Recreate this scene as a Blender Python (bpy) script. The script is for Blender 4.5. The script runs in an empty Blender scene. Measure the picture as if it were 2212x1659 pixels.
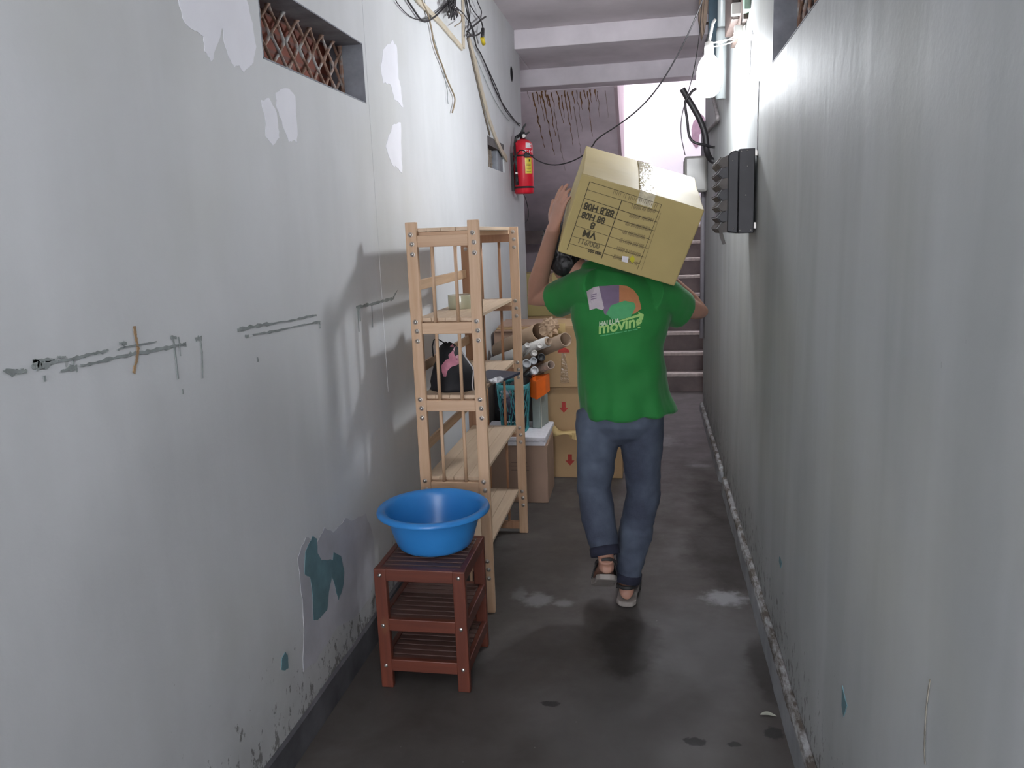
import bpy, bmesh, math, random
from math import sin, cos, pi, radians, sqrt, exp
from mathutils import Vector, Matrix, noise as mnoise
from mathutils.bvhtree import BVHTree

C = bpy.context.scene.collection
random.seed(7)

# ------------------------------------------------------------------ camera
FPX, CX, CY, W_, H_ = 1705.0, 1106.0, 829.5, 2212.0, 1659.0
EYE = Vector((0, 0, 1.5))
_vy = Vector((1408 - CX, -(495 - CY), -FPX)).normalized()          # corridor direction seen from the camera
_vd = Vector((1440 - CX, -(9700 - CY), -FPX))
_vz = -_vd
_vz = (_vz - _vz.dot(_vy) * _vy).normalized()
_vx = _vy.cross(_vz)
ROT = Matrix((_vx, _vy, _vz))                                      # camera -> world
cam_d = bpy.data.cameras.new('camera')
cam_d.sensor_fit = 'HORIZONTAL'
cam_d.sensor_width = 36.0
cam_d.lens = 36.0 * FPX / W_
cam_d.clip_start = 0.02
cam = bpy.data.objects.new('camera', cam_d)
C.objects.link(cam)
cam.matrix_world = Matrix.Translation(EYE) @ ROT.to_4x4()
bpy.context.scene.camera = cam

# ------------------------------------------------------------------ world, lights, exposure
SC = bpy.context.scene
SC.view_settings.view_transform = 'Standard'
SC.view_settings.look = 'None'
SC.view_settings.gamma = 1
SC.view_settings.use_curve_mapping = False
SC.view_settings.exposure = 0.0
SKY_STRENGTH = 10.0
BULB_EMIT = 260.0
TUBE_EMIT = 75.0
world = bpy.data.worlds.new('overcast_sky')
SC.world = world
world.use_nodes = True
_bg = world.node_tree.nodes['Background']
_bg.inputs[0].default_value = (0.93, 0.94, 1.0, 1)
_bg.inputs[1].default_value = SKY_STRENGTH


# ------------------------------------------------------------------ helpers
def ray(px, py):
    return ROT @ Vector((px - CX, -(py - CY), -FPX))


def pX(px, py, X):
    d = ray(px, py)
    return EYE + d * (X / d.x)


def pY(px, py, Y):
    d = ray(px, py)
    return EYE + d * (Y / d.y)


def pZ(px, py, Z):
    d = ray(px, py)
    return EYE + d * ((Z - 1.5) / d.z)


def V(*a):
    return Vector(a)


class NT:
    """a small helper round a material's node tree"""
    def __init__(s, name):
        s.m = bpy.data.materials.new(name)
        s.m.use_nodes = True
        s.t = s.m.node_tree
        s.b = s.t.nodes['Principled BSDF']
        s.geo = s.t.nodes.new('ShaderNodeNewGeometry').outputs['Position']

    def n(s, typ, **kw):
        x = s.t.nodes.new(typ)
        for k, v in kw.items():
            setattr(x, k, v)
        return x

    def link(s, a, b):
        s.t.links.new(a, b)

    def mapping(s, scale=(1, 1, 1), rot=(0, 0, 0), loc=(0, 0, 0)):
        mp = s.n('ShaderNodeMapping')
        mp.inputs['Scale'].default_value = scale
        mp.inputs['Rotation'].default_value = rot
        mp.inputs['Location'].default_value = loc
        s.link(s.geo, mp.inputs[0])
        return mp.outputs[0]

    def noise(s, vec, scale, detail=4, rough=0.55, dist=0.0):
        x = s.n('ShaderNodeTexNoise')
        x.inputs['Scale'].default_value = scale
        x.inputs['Detail'].default_value = detail
        x.inputs['Roughness'].default_value = rough
        x.inputs['Distortion'].default_value = dist
        s.link(vec, x.inputs['Vector'])
        return x.outputs['Fac']

    def ramp(s, fac, stops):
        r = s.n('ShaderNodeValToRGB')
        e = r.color_ramp.elements
        while len(e) < len(stops):
            e.new(0.5)
        for i, (p, c) in enumerate(stops):
            e[i].position = p
            e[i].color = c if len(c) == 4 else (*c, 1)
        s.link(fac, r.inputs[0])
        return r.outputs[0]

    def mix(s, fac, a, b, mode='MIX'):
        x = s.n('ShaderNodeMix', data_type='RGBA', blend_type=mode)
        for sock, v in ((x.inputs[0], fac), (x.inputs[6], a), (x.inputs[7], b)):
            if isinstance(v, (int, float)):
                sock.default_value = v
            elif isinstance(v, tuple):
                sock.default_value = (*v, 1) if len(v) == 3 else v
            else:
                s.link(v, sock)
        return x.outputs[2]

    def math(s, op, a, b=None, clamp=False):
        x = s.n('ShaderNodeMath', operation=op, use_clamp=clamp)
        for i, v in enumerate((a, b)):
            if v is None:
                continue
            if isinstance(v, (int, float)):
                x.inputs[i].default_value = v
            else:
                s.link(v, x.inputs[i])
        return x.outputs[0]

    def sep(s, vec):
        x = s.n('ShaderNodeSeparateXYZ')
        s.link(vec, x.inputs[0])
        return x.outputs

    def bump(s, h, strength=0.2, dist=0.01):
        x = s.n('ShaderNodeBump')
        x.inputs['Strength'].default_value = strength
        x.inputs['Distance'].default_value = dist
        s.link(h, x.inputs['Height'])
        s.link(x.outputs[0], s.b.inputs['Normal'])

    def blob(s, c, r, soft=0.35, warp=0.5, nscale=9.0):
        """a stain with ragged edges: mask round c with half-axes r"""
        mp = s.n('ShaderNodeMapping')
        mp.inputs['Location'].default_value = tuple(-c[i] / r[i] for i in range(3))
        mp.inputs['Scale'].default_value = tuple(1 / q for q in r)
        s.link(s.geo, mp.inputs[0])
        l = s.n('ShaderNodeVectorMath', operation='LENGTH')
        s.link(mp.outputs[0], l.inputs[0])
        nz = s.noise(s.geo, nscale, 5, 0.6)
        d = s.math('ADD', l.outputs['Value'], s.math('MULTIPLY', s.math('SUBTRACT', nz, 0.5), warp * 4))
        mr = s.n('ShaderNodeMapRange', interpolation_type='SMOOTHSTEP')
        s.link(d, mr.inputs[0])
        mr.inputs[1].default_value = 1 - soft
        mr.inputs[2].default_value = 1 + soft
        mr.inputs[3].default_value = 1
        mr.inputs[4].default_value = 0
        return mr.outputs[0]


def simple(name, col, rough=0.6, var=0.12, scale=20.0, metal=0.0, bump=0.0, stretch=(1, 1, 1), spec=None, **kw):
    k = NT(name)
    f = k.noise(k.mapping(stretch), scale, 4)
    a = tuple(max(0, x * (1 - var)) for x in col)
    b = tuple(min(1, x * (1 + var)) for x in col)
    k.link(k.ramp(f, [(0.3, a), (0.7, b)]), k.b.inputs['Base Color'])
    k.b.inputs['Roughness'].default_value = rough
    k.b.inputs['Metallic'].default_value = metal
    if spec is not None:
        k.b.inputs['Specular IOR Level'].default_value = spec
    if bump:
        k.bump(f, bump)
    for q, v in kw.items():
        k.b.inputs[q].default_value = v
    return k.m


def wood(name, light, dark, axis='z', rough=0.5, knots=True, sc=1.0):
    k = NT(name)
    st = {'x': (1.2, 22, 22), 'y': (22, 1.2, 22), 'z': (22, 22, 1.2)}[axis]
    f = k.noise(k.mapping(tuple(q * sc for q in st)), 2.2, 6, 0.6, 0.6)
    f2 = k.noise(k.mapping((3, 3, 3)), 1.3, 2)
    col = k.ramp(f, [(0.28, dark), (0.5, tuple((a + b) / 2 for a, b in zip(light, dark))), (0.66, light)])
    col = k.mix(k.math('MULTIPLY', f2, 0.35), col, tuple(x * 0.8 for x in dark))
    if knots:
        v = k.n('ShaderNodeTexVoronoi')
        v.inputs['Scale'].default_value = 3.1
        mp = k.mapping({'x': (1.0, 2.6, 2.6), 'y': (2.6, 1.0, 2.6), 'z': (2.6, 2.6, 1.0)}[axis])
        k.link(mp, v.inputs['Vector'])
        kn = k.ramp(v.outputs['Distance'], [(0.07, (1, 1, 1)), (0.12, (0, 0, 0))])
        col = k.mix(k.math('MULTIPLY', kn, 0.75), col, (0.16, 0.06, 0.03))
    k.link(col, k.b.inputs['Base Color'])
    k.b.inputs['Roughness'].default_value = rough
    k.bump(f, 0.12, 0.003)
    return k.m


class MB:
    def __init__(s):
        s.bm = bmesh.new()
        s.mats = []
        s.mi = 0

    def _f(s, faces, smooth=False):
        for f in faces:
            f.material_index = s.mi
            f.smooth = smooth

    def box(s, x0, x1, y0, y1, z0, z1, M=None):
        vs = [s.bm.verts.new(M @ V(x, y, z) if M else (x, y, z)) for x in (x0, x1) for y in (y0, y1) for z in (z0, z1)]
        idx = [(0, 1, 3, 2), (4, 6, 7, 5), (0, 4, 5, 1), (2, 3, 7, 6), (0, 2, 6, 4), (1, 5, 7, 3)]
        s._f([s.bm.faces.new([vs[i] for i in q]) for q in idx])
        return s

    def prism(s, pts, vec):
        """polygon of 3D points swept along vec"""
        a = [s.bm.verts.new(p) for p in pts]
        b = [s.bm.verts.new(Vector(p) + vec) for p in pts]
        n = len(a)
        fs = [s.bm.faces.new(a[::-1]), s.bm.faces.new(b)]
        for i in range(n):
            fs.append(s.bm.faces.new((a[i], a[(i + 1) % n], b[(i + 1) % n], b[i])))
        s._f(fs)
        return s

    def poly(s, pts):
        s._f([s.bm.faces.new([s.bm.verts.new(p) for p in pts])])
        return s

    def rings(s, rings, cap=True, smooth=True, closed=True):
        rv = [[s.bm.verts.new(p) for p in r] for r in rings]
        n = len(rv[0])
        fs = []
        for a, b in zip(rv, rv[1:]):
            for i in range(n if closed else n - 1):
                fs.append(s.bm.faces.new((a[i], a[(i + 1) % n], b[(i + 1) % n], b[i])))
        s._f(fs, smooth)
        if cap:
            s._f([s.bm.faces.new(rv[0][::-1]), s.bm.faces.new(rv[-1])], False)
        return s

    def tube(s, pts, r, n=10, flat=1.0, smooth=True, up=None):
        pts = [Vector(p) for p in pts]
        rs = r if isinstance(r, (list, tuple)) else [r] * len(pts)
        t0 = (pts[1] - pts[0]).normalized()
        u = Vector(up) if up else (V(0, 0, 1) if abs(t0.z) < 0.9 else V(1, 0, 0))
        u = (u - u.dot(t0) * t0).normalized()
        R = []
        for i, p in enumerate(pts):
            if i == 0:
                t = pts[1] - pts[0]
            elif i == len(pts) - 1:
                t = pts[-1] - pts[-2]
            else:
                t = (pts[i + 1] - p).normalized() + (p - pts[i - 1]).normalized()
            if t.length < 1e-9:
                t = t0
            t = t.normalized()
            u = (u - u.dot(t) * t)
            if u.length < 1e-6:
                u = t.orthogonal()
            u = u.normalized()
            w = t.cross(u)
            R.append([p + (cos(2 * pi * k / n) * w * 1.0 + sin(2 * pi * k / n) * u * flat) * rs[i] for k in range(n)])
        return s.rings(R, True, smooth)

    def lathe(s, prof, o, ax=(0, 0, 1), n=48, cap=False):
        ax = Vector(ax).normalized()
        a = ax.orthogonal().normalized()
        b = ax.cross(a)
        o = Vector(o)
        return s.rings([[o + ax * h + (a * cos(2 * pi * k / n) + b * sin(2 * pi * k / n)) * r for k in range(n)] for r, h in prof], cap, True)

    def ell(s, c, r, M=None, n=16):
        R = []
        for i in range(1, n):
            th = pi * i / n
            R.append([V(c[0] + r[0] * sin(th) * cos(2 * pi * k / (2 * n)), c[1] + r[1] * sin(th) * sin(2 * pi * k / (2 * n)), c[2] - r[2] * cos(th)) for k in range(2 * n)])
        if M:
            R = [[M @ p for p in q] for q in R]
        return s.rings(R, True, True)

    def ribbon(s, pts, nrm, jitter=0.0):
        """pts: (point, half width) -> flat wavy strip lying in the plane with normal nrm"""
        L, Rr = [], []
        for i, (p, w) in enumerate(pts):
            a = pts[max(0, i - 1)][0]
            b = pts[min(len(pts) - 1, i + 1)][0]
            t = (b - a).normalized()
            sd = t.cross(nrm).normalized()
            L.append(s.bm.verts.new(p + sd * w * (1 + random.uniform(-jitter, jitter))))
            Rr.append(s.bm.verts.new(p - sd * w * (1 + random.uniform(-jitter, jitter))))
        s._f([s.bm.faces.new((L[i], L[i + 1], Rr[i + 1], Rr[i])) for i in range(len(L) - 1)])
        return s

    def build(s, name, m, parent=None, bevel=0.0, recalc=True, label=None, solid=0.0, seg=2):
        if recalc:
            bmesh.ops.recalc_face_normals(s.bm, faces=s.bm.faces)
        me = bpy.data.meshes.new(name)
        s.bm.to_mesh(me)
        s.bm.free()
        for q in (m if isinstance(m, (list, tuple)) else [m]):
            me.materials.append(q)
        o = bpy.data.objects.new(name, me)
        C.objects.link(o)
        if parent:
            adopt(o, parent)
        if solid:
            md = o.modifiers.new('solid', 'SOLIDIFY')
            md.thickness = solid
            md.offset = 0
        if bevel:
            md = o.modifiers.new('bevel', 'BEVEL')
            md.width = bevel
            md.segments = seg
            md.limit_method = 'ANGLE'
            md.angle_limit = radians(40)
        if label:
            o['label'] = label
        return o


WM = {}


def adopt(o, parent):
    """parent while keeping world coordinates"""
    o.parent = parent
    o.matrix_parent_inverse = wmat(parent).inverted()


def wmat(o):
    m = o.matrix_basis.copy()
    if o.parent:
        m = wmat(o.parent) @ o.matrix_parent_inverse @ m
    return m


def tag(o, label, cat, group=None, kind=None):
    o['label'] = label
    o['category'] = cat
    if group:
        o['group'] = group
    if kind:
        o['kind'] = kind
    return o


def thing(name, label, cat, loc=(0, 0, 0), group=None):
    o = bpy.data.objects.new(name, None)
    o.empty_display_size = 0.05
    C.objects.link(o)
    o.location = loc
    return tag(o, label, cat, group)


def struct(o, label=None, cat=None):
    o['kind'] = 'structure'
    if label:
        o['label'] = label
    if cat:
        o['category'] = cat
    return o


def remeshed(mb, name, m, parent, voxel=0.005, smooth=3, fold=None):
    """voxel-merge a set of overlapping closed shapes into one continuous skin"""
    bmesh.ops.recalc_face_normals(mb.bm, faces=mb.bm.faces)
    me = bpy.data.meshes.new('tmp')
    mb.bm.to_mesh(me)
    mb.bm.free()
    o = bpy.data.objects.new('tmp', me)
    C.objects.link(o)
    r = o.modifiers.new('r', 'REMESH')
    r.mode = 'VOXEL'
    r.voxel_size = voxel
    sm = o.modifiers.new('s', 'SMOOTH')
    sm.iterations = smooth
    sm.factor = 0.5
    dg = bpy.context.evaluated_depsgraph_get()
    dg.update()
    nm = bpy.data.meshes.new_from_object(o.evaluated_get(dg))
    bpy.data.objects.remove(o)
    nm.name = name
    nm.materials.clear()
    nm.materials.append(m)
    if fold:
        for v, nn in zip(nm.vertices, [x.normal.copy() for x in nm.vertices]):
            v.co += nn * fold(v.co)
    for p in nm.polygons:
        p.use_smooth = True
    ob = bpy.data.objects.new(name, nm)
    C.objects.link(ob)
    if parent:
        adopt(ob, parent)
    return ob


XL, XR = -1.04, 0.415
YE = 6.62          # the corridor walls end here
ZC = 3.043


# ------------------------------------------------------------------ materials of the place
def plaster(name, base, seed, streak, side):
    k = NT(name)
    big = k.noise(k.mapping((1, 1, 0.7), loc=(seed, seed, 0)), 1.7, 5, 0.6)
    st = k.noise(k.mapping((1, 2.4, 0.42), loc=(0, seed, 0)), 2.2, 3, 0.5, 0.3)
    fine = k.noise(k.geo, 60, 4, 0.6)
    col = k.ramp(big, [(0.3, tuple(x * 0.90 for x in base)), (0.62, base)])
    c2 = k.ramp(st, [(0.36, (0.52, 0.53, 0.50)), (0.6, (1, 1, 1))])
    col = k.mix(streak, col, c2, 'MULTIPLY')
    # yellow-green damp tinge
    dmp = k.ramp(k.noise(k.mapping((1, 1, 1), loc=(3 + seed, 1, 2)), 1.1, 3), [(0.5, (0, 0, 0)), (0.75, (1, 1, 1))])
    col = k.mix(k.math('MULTIPLY', dmp, 0.35), col, (0.50, 0.50, 0.42))
    # dirt and mould specks creeping up from the foot of the wall
    z = k.sep(k.geo)[2]
    low = k.math('SUBTRACT', 1.0, k.math('DIVIDE', z, 0.75), True)
    low = k.math('MULTIPLY', low, low)
    sp = k.noise(k.mapping((1, 1, 0.6)), 38, 4, 0.65)
    spk = k.ramp(k.math('ADD', sp, k.math('MULTIPLY', low, 0.36)), [(0.76, (0, 0, 0)), (0.82, (1, 1, 1))])
    col = k.mix(k.math('MULTIPLY', spk, 0.75), col, (0.10, 0.095, 0.085))
    sm = k.noise(k.mapping((1, 1, 1)), 7, 4)
    col = k.mix(k.math('MULTIPLY', low, k.math('MULTIPLY', sm, 0.9)), col, (0.17, 0.165, 0.16))
    # small scattered chips
    ch = k.ramp(k.noise(k.mapping((1, 1, 0.5)), 30, 1, 0.5), [(0.86, (0, 0, 0)), (0.87, (1, 1, 1))])
    col = k.mix(k.math('MULTIPLY', ch, 0.5), col, (0.25, 0.26, 0.26))
    k.link(col, k.b.inputs['Base Color'])
    k.b.inputs['Roughness'].default_value = 0.6
    k.b.inputs['Specular IOR Level'].default_value = 0.15
    h = k.math('ADD', k.math('MULTIPLY', st, 2.0), k.math('ADD', k.math('MULTIPLY', fine, 0.12), k.noise(k.geo, 9, 5, 0.6)))
    k.bump(h, 0.16, 0.010)
    return k.m


M_wallL = plaster('white_plaster_left', (0.68, 0.69, 0.705), 2.0, 0.10, -1)
M_wallR = plaster('white_plaster_right', (0.49, 0.51, 0.51), 9.0, 0.26, 1)
M_ceil = simple('ceiling_paint', (0.68, 0.62, 0.65), 0.8, 0.12, 2.0, bump=0.1)
M_beamL = simple('beam_paint', (0.76, 0.71, 0.75), 0.7, 0.12, 3.0, bump=0.15)
M_soff = simple('damp_lilac_plaster', (0.82, 0.73, 0.79), 0.8, 0.18, 2.2, bump=0.2)
M_pink = simple('pink_wall_paint', (0.62, 0.50, 0.54), 0.7, 0.1, 3.0)
M_shaft = simple('stairwell_white_paint', (0.80, 0.78, 0.80), 0.7, 0.06, 2.0)
M_dark = simple('dark_void_plaster', (0.12, 0.11, 0.12), 0.9, 0.2, 3.0)
M_stair = simple('brown_stair_concrete', (0.16, 0.125, 0.12), 0.6, 0.25, 6.0, bump=0.2)
M_nose = simple('worn_step_edge', (0.50, 0.43, 0.40), 0.5, 0.2, 30.0)
M_grayp = simple('grey_cement', (0.25, 0.26, 0.29), 0.75, 0.25, 14.0, bump=0.3)
M_cream = simple('old_cream_cement', (0.26, 0.215, 0.18), 0.8, 0.35, 22.0, bump=0.3)
M_patch = simple('fresh_white_filler', (0.86, 0.86, 0.92), 0.7, 0.04, 5.0)
M_bare = simple('bare_grey_scratch', (0.26, 0.285, 0.28), 0.8, 0.25, 30.0)
M_teal = simple('old_teal_paint', (0.135, 0.245, 0.275), 0.6, 0.2, 14.0)
M_repaint = simple('older_lilac_grey_paint', (0.50, 0.50, 0.54), 0.55, 0.14, 6.0, bump=0.1)
M_rust = simple('rust_stain', (0.24, 0.12, 0.05), 0.8, 0.4, 30.0)
M_rust2 = simple('faint_rust_stain', (0.31, 0.23, 0.20), 0.8, 0.2, 30.0)
M_skirtL = simple('dark_grey_skirting', (0.10, 0.10, 0.11), 0.6, 0.4, 7.0, bump=0.2)
M_black = simple('black_plastic', (0.018, 0.018, 0.02), 0.45, 0.2, 30)
M_cable = simple('black_cable_rubber', (0.02, 0.018, 0.02), 0.5, 0.2, 30)
M_conduit = simple('cream_plastic_trunking', (0.55, 0.48, 0.37), 0.5, 0.12, 12)
M_white = simple('white_plastic', (0.78, 0.77, 0.74), 0.4, 0.05, 8)
M_screw = simple('steel_screw', (0.55, 0.53, 0.5), 0.3, 0.1, 60, metal=0.9)


def floor_mat():
    k = NT('dark_concrete_floor')
    a = k.noise(k.geo, 2.2, 6, 0.62, 0.4)
    b = k.noise(k.mapping((1, 1, 1), loc=(5, 3, 0)), 6.5, 5, 0.6)
    col = k.ramp(a, [(0.3, (0.052, 0.045, 0.041)), (0.52, (0.080, 0.072, 0.067)), (0.72, (0.13, 0.123, 0.118))])
    col = k.mix(k.math('MULTIPLY', b, 0.4), col, (0.070, 0.060, 0.055))
    # paler, worn concrete towards the stairs
    for c, r, cl, am in (((0.05, 6.3, 0), (0.6, 1.1, 1), (0.15, 0.13, 0.135), 0.8),
                         ((0.20, 2.72, 0), (0.26, 0.30, 1), (0.15, 0.148, 0.146), 0.6),
                         ((-0.05, 2.2, 0), (0.35, 0.30, 1), (0.145, 0.14, 0.138), 0.5)):
        col = k.mix(k.math('MULTIPLY', k.blob(c, r, 0.6, 0.35, 4), am), col, cl)
    for c, r in (((0.34, 3.62, 0), (0.17, 0.42, 1)), ((0.38, 2.62, 0), (0.06, 0.2, 1)), ((0.33, 4.35, 0), (0.1, 0.3, 1)), ((-0.10, 2.72, 0), (0.12, 0.2, 1))):
        col = k.mix(k.math('MULTIPLY', k.blob(c, r, 0.3, 0.45, 7), 0.7), col, (0.026, 0.022, 0.019))
    for c, r in (((0.356, 2.228, 0), (0.028, 0.028, 1)), ((0.235, 2.16, 0), (0.02, 0.012, 1)), ((0.12, 2.16, 0), (0.03, 0.02, 1)), ((-0.33, 2.3, 0), (0.03, 0.016, 1))):
        col = k.mix(k.math('MULTIPLY', k.blob(c, r, 0.15, 0.35, 50), 0.8), col, (0.02, 0.02, 0.02))
    for c, r, am in (((0.29, 3.12, 0), (0.075, 0.06, 1), 0.9), ((-0.476, 3.03, 0), (0.06, 0.055, 1), 0.45), ((-0.368, 3.01, 0), (0.035, 0.03, 1), 0.45),
                     ((-0.56, 3.08, 0), (0.03, 0.05, 1), 0.25), ((0.05, 5.6, 0), (0.12, 0.14, 1), 0.35), ((0.3, 5.0, 0), (0.07, 0.03, 1), 0.4)):
        col = k.mix(k.math('MULTIPLY', k.blob(c, r, 0.5, 0.5, 22), am), col, (0.30, 0.30, 0.31))
    sp = k.ramp(k.noise(k.geo, 45, 2, 0.5), [(0.765, (0, 0, 0)), (0.79, (1, 1, 1))])
    col = k.mix(k.math('MULTIPLY', sp, 0.35), col, (0.35, 0.34, 0.33))
    k.link(col, k.b.inputs['Base Color'])
    k.link(k.ramp(b, [(0.3, (0.42, 0.42, 0.42)), (0.7, (0.68, 0.68, 0.68))]), k.b.inputs['Roughness'])
    k.b.inputs['Specular IOR Level'].default_value = 0.35
    k.bump(k.math('ADD', a, k.math('MULTIPLY', k.noise(k.geo, 50, 3), 0.1)), 0.12, 0.01)
    return k.m


def brick_mat(name, c1, c2, mort):
    k = NT(name)
    t = k.n('ShaderNodeTexBrick')
    t.inputs['Color1'].default_value = (*c1, 1)
    t.inputs['Color2'].default_value = (*c2, 1)
    t.inputs['Mortar'].default_value = (*mort, 1)
    t.inputs['Scale'].default_value = 1.0
    t.inputs['Brick Width'].default_value = 0.2
    t.inputs['Row Height'].default_value = 0.055
    t.inputs['Mortar Size'].default_value = 0.006
    x, y, z = k.sep(k.geo)
    cb = k.n('ShaderNodeCombineXYZ')
    k.link(y, cb.inputs[0])
    k.link(z, cb.inputs[1])
    k.link(cb.outputs[0], t.inputs['Vector'])
    k.link(k.mix(0.5, t.outputs['Color'], k.ramp(k.noise(k.geo, 18, 4), [(0.3, tuple(q * 0.6 for q in c1)), (0.7, c2)])), k.b.inputs['Base Color'])
    k.b.inputs['Roughness'].default_value = 0.8
    k.bump(t.outputs['Fac'], -0.5, 0.006)
    return k.m


M_floor = floor_mat()
M_brick = brick_mat('red_brick', (0.19, 0.045, 0.025), (0.30, 0.075, 0.04), (0.13, 0.08, 0.07))

# ------------------------------------------------------------------ the setting
mb = MB()
mb.box(-2.6, 2.0, -6.0, 10.3, -0.12, 0)
struct(mb.build('floor', M_floor))

mb = MB()
mb.box(-2.6, 2.0, -2.8, 7.2, ZC, ZC + 0.15)
struct(mb.build('ceiling', M_ceil))


def wall_with_holes(name, x0, x1, y0, y1, z0, z1, holes, m):
    """a wall slab in the YZ plane with rectangular openings (y0,y1,z0,z1)"""
    ys = sorted({y0, y1, *[h[0] for h in holes], *[h[1] for h in holes]})
    zs = sorted({z0, z1, *[h[2] for h in holes], *[h[3] for h in holes]})
    g = MB()
    vc = {}

    def solid(i, j):
        if i < 0 or j < 0 or i >= len(ys) - 1 or j >= len(zs) - 1:
            return False
        cy, cz = (ys[i] + ys[i + 1]) / 2, (zs[j] + zs[j + 1]) / 2
        return not any(h[0] < cy < h[1] and h[2] < cz < h[3] for h in holes)

    def vt(x, y, z):
        if (x, y, z) not in vc:
            vc[(x, y, z)] = g.bm.verts.new((x, y, z))
        return vc[(x, y, z)]
    for i in range(len(ys) - 1):
        for j in range(len(zs) - 1):
            if not solid(i, j):
                continue
            a, b, c, d = ys[i], ys[i + 1], zs[j], zs[j + 1]
            for x in (x0, x1):
                g.bm.faces.new((vt(x, a, c), vt(x, b, c), vt(x, b, d), vt(x, a, d)))
            if not solid(i - 1, j):
                g.bm.faces.new((vt(x0, a, c), vt(x1, a, c), vt(x1, a, d), vt(x0, a, d)))
            if not solid(i + 1, j):
                g.bm.faces.new((vt(x0, b, c), vt(x1, b, c), vt(x1, b, d), vt(x0, b, d)))
            if not solid(i, j - 1):
                g.bm.faces.new((vt(x0, a, c), vt(x1, a, c), vt(x1, b, c), vt(x0, b, c)))
            if not solid(i, j + 1):
                g.bm.faces.new((vt(x0, a, d), vt(x1, a, d), vt(x1, b, d), vt(x0, b, d)))
    return g.build(name, m)


WL = (2.13, 2.93, 1.995, 2.205)
VL = (5.18, 5.76, 1.935, 2.13)
WR = (2.0, 3.02, 2.05, 2.30)
wall_left = struct(wall_with_holes('wall_left', XL - 0.13, XL, -2.8, YE, 0, ZC, [WL, VL], M_wallL))
wall_right = struct(wall_with_holes('wall_right', XR, XR + 0.13, -2.8, YE, 0, ZC, [WR], M_wallR))

# round hole bored through the left wall near its end
cut = MB()
cut.tube([V(XL - 0.10, 6.21, 2.69), V(XL + 0.05, 6.21, 2.69)], 0.055, 32)
co = cut.build('cutter', M_dark)
bo = wall_left.modifiers.new('hole', 'BOOLEAN')
bo.object = co
bo.operation = 'DIFFERENCE'
bo.solver = 'EXACT'
dg = bpy.context.evaluated_depsgraph_get()
nm = bpy.data.meshes.new_from_object(wall_left.evaluated_get(dg))
wall_left.modifiers.clear()
wall_left.data = nm
bpy.data.objects.remove(co)
cy = MB()
cy.lathe([(0.0001, 0.0), (0.050, 0.0), (0.050, 0.1005), (0.0548, 0.1005), (0.0548, -0.001), (0.0001, -0.001)], V(XL - 0.0985, 6.21, 2.69), (1, 0, 0), 32)
adopt(cy.build('dark_hole_liner', M_black), wall_left)  # black sleeve added to the hole, its colour stands in for the shade inside


def window_unit(name, side, y0, y1, z0, z1, brick_x, lat_x, face_x):
    """deep plaster opening with a wavy cement lattice and brickwork close behind"""
    root = bpy.data.objects.new(name, None)
    C.objects.link(root)
    root.location = (face_x, (y0 + y1) / 2, z0)
    root['kind'] = 'structure'
    g = MB()
    ft = 0.004
    xa, xb = sorted((face_x - side * 0.001, face_x + side * 0.125))
    g.box(xa, xb, y0, y1, z1 - ft, z1)
    g.box(xa, xb, y0, y0 + ft, z0, z1)
    g.box(xa, xb, y1 - ft, y1, z0, z1)
    g.box(xa, xb, y0, y1, z0, z0 + ft)
    g.build('window_frame', M_grayp, root)
    g = MB()
    xa, xb = sorted((brick_x, brick_x + side * 0.05))
    g.box(xa, xb, y0 - 0.1, y1 + 0.1, z0 - 0.1, z1 + 0.1)
    g.build('brickwork', M_brick, root)
    g = MB()
    p = 0.098
    n = int((y1 - y0) / p) + 2
    per = 0.185
    for i in range(n):
        for sg in (1, -1):
            pts = []
            for j in range(17):
                z = z0 + (z1 - z0) * j / 16
                ph = (z - z0) / per * 2 * pi + 0.6
                tr = math.asin(max(-1, min(1, 0.985 * sin(ph)))) / 1.40
                y = y0 + (i - 0.1) * p + sg * p * 0.5 * tr + 0.002 * sin(i * 7 + j)
                y = min(max(y, y0 + 0.005), y1 - 0.005)
                pts.append(V(lat_x + sg * 0.003, y, z))
            g.tube(pts, [0.0048 + 0.004 * (j in (0, 16)) + 0.0012 * ((i * 5 + j) % 3 == 0) for j in range(17)], 7)
    k = g.build('lattice', LATM, root)
    k['label'] = 'wavy cement diamond lattice'
    return root


k_ = NT('rusty_lattice')
k_.link(k_.ramp(k_.noise(k_.geo, 14, 3), [(0.38, (0.22, 0.13, 0.09)), (0.5, (0.38, 0.24, 0.18)), (0.62, (0.50, 0.49, 0.48))]), k_.b.inputs['Base Color'])
k_.b.inputs['Roughness'].default_value = 0.85
LATM = k_.m
window_unit('window_1', -1, *WL, XL - 0.131, XL - 0.085, XL)
window_unit('window_2', 1, *WR, XR + 0.131, XR + 0.085, XR)

# small vent opening in the left wall: bars over broken masonry, cement at its far side
root = bpy.data.objects.new('window_3', None)
C.objects.link(root)
root.location = (XL, 5.47, 1.935)
root['kind'] = 'structure'
g = MB()
g.box(XL - 0.16, XL - 0.125, 5.15, 5.8, 1.9, 2.17)
g.build('masonry', M_cream, root)
g = MB()
g.box(XL - 0.12, XL + 0.002, 5.18, 5.76, 2.075, 2.13)
g.build('lintel', simple('dark_cement', (0.12, 0.11, 0.11), 0.9, 0.3, 20, bump=0.3), root)
g = MB()
for y in (5.24, 5.33, 5.42, 5.5):
    g.box(XL - 0.06, XL - 0.04, y - 0.01, y + 0.01, 1.935, 2.08)
for z in (1.985, 2.03):
    g.box(XL - 0.058, XL - 0.042, 5.18, 5.55, z - 0.007, z + 0.007)
g.build('window_bars', M_cream, root, bevel=0.002)
g = MB()
g.box(XL - 0.12, XL - 0.01, 5.56, 5.76, 1.935, 2.075)
g.build('cement_fill', M_grayp, root, bevel=0.006)

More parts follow.
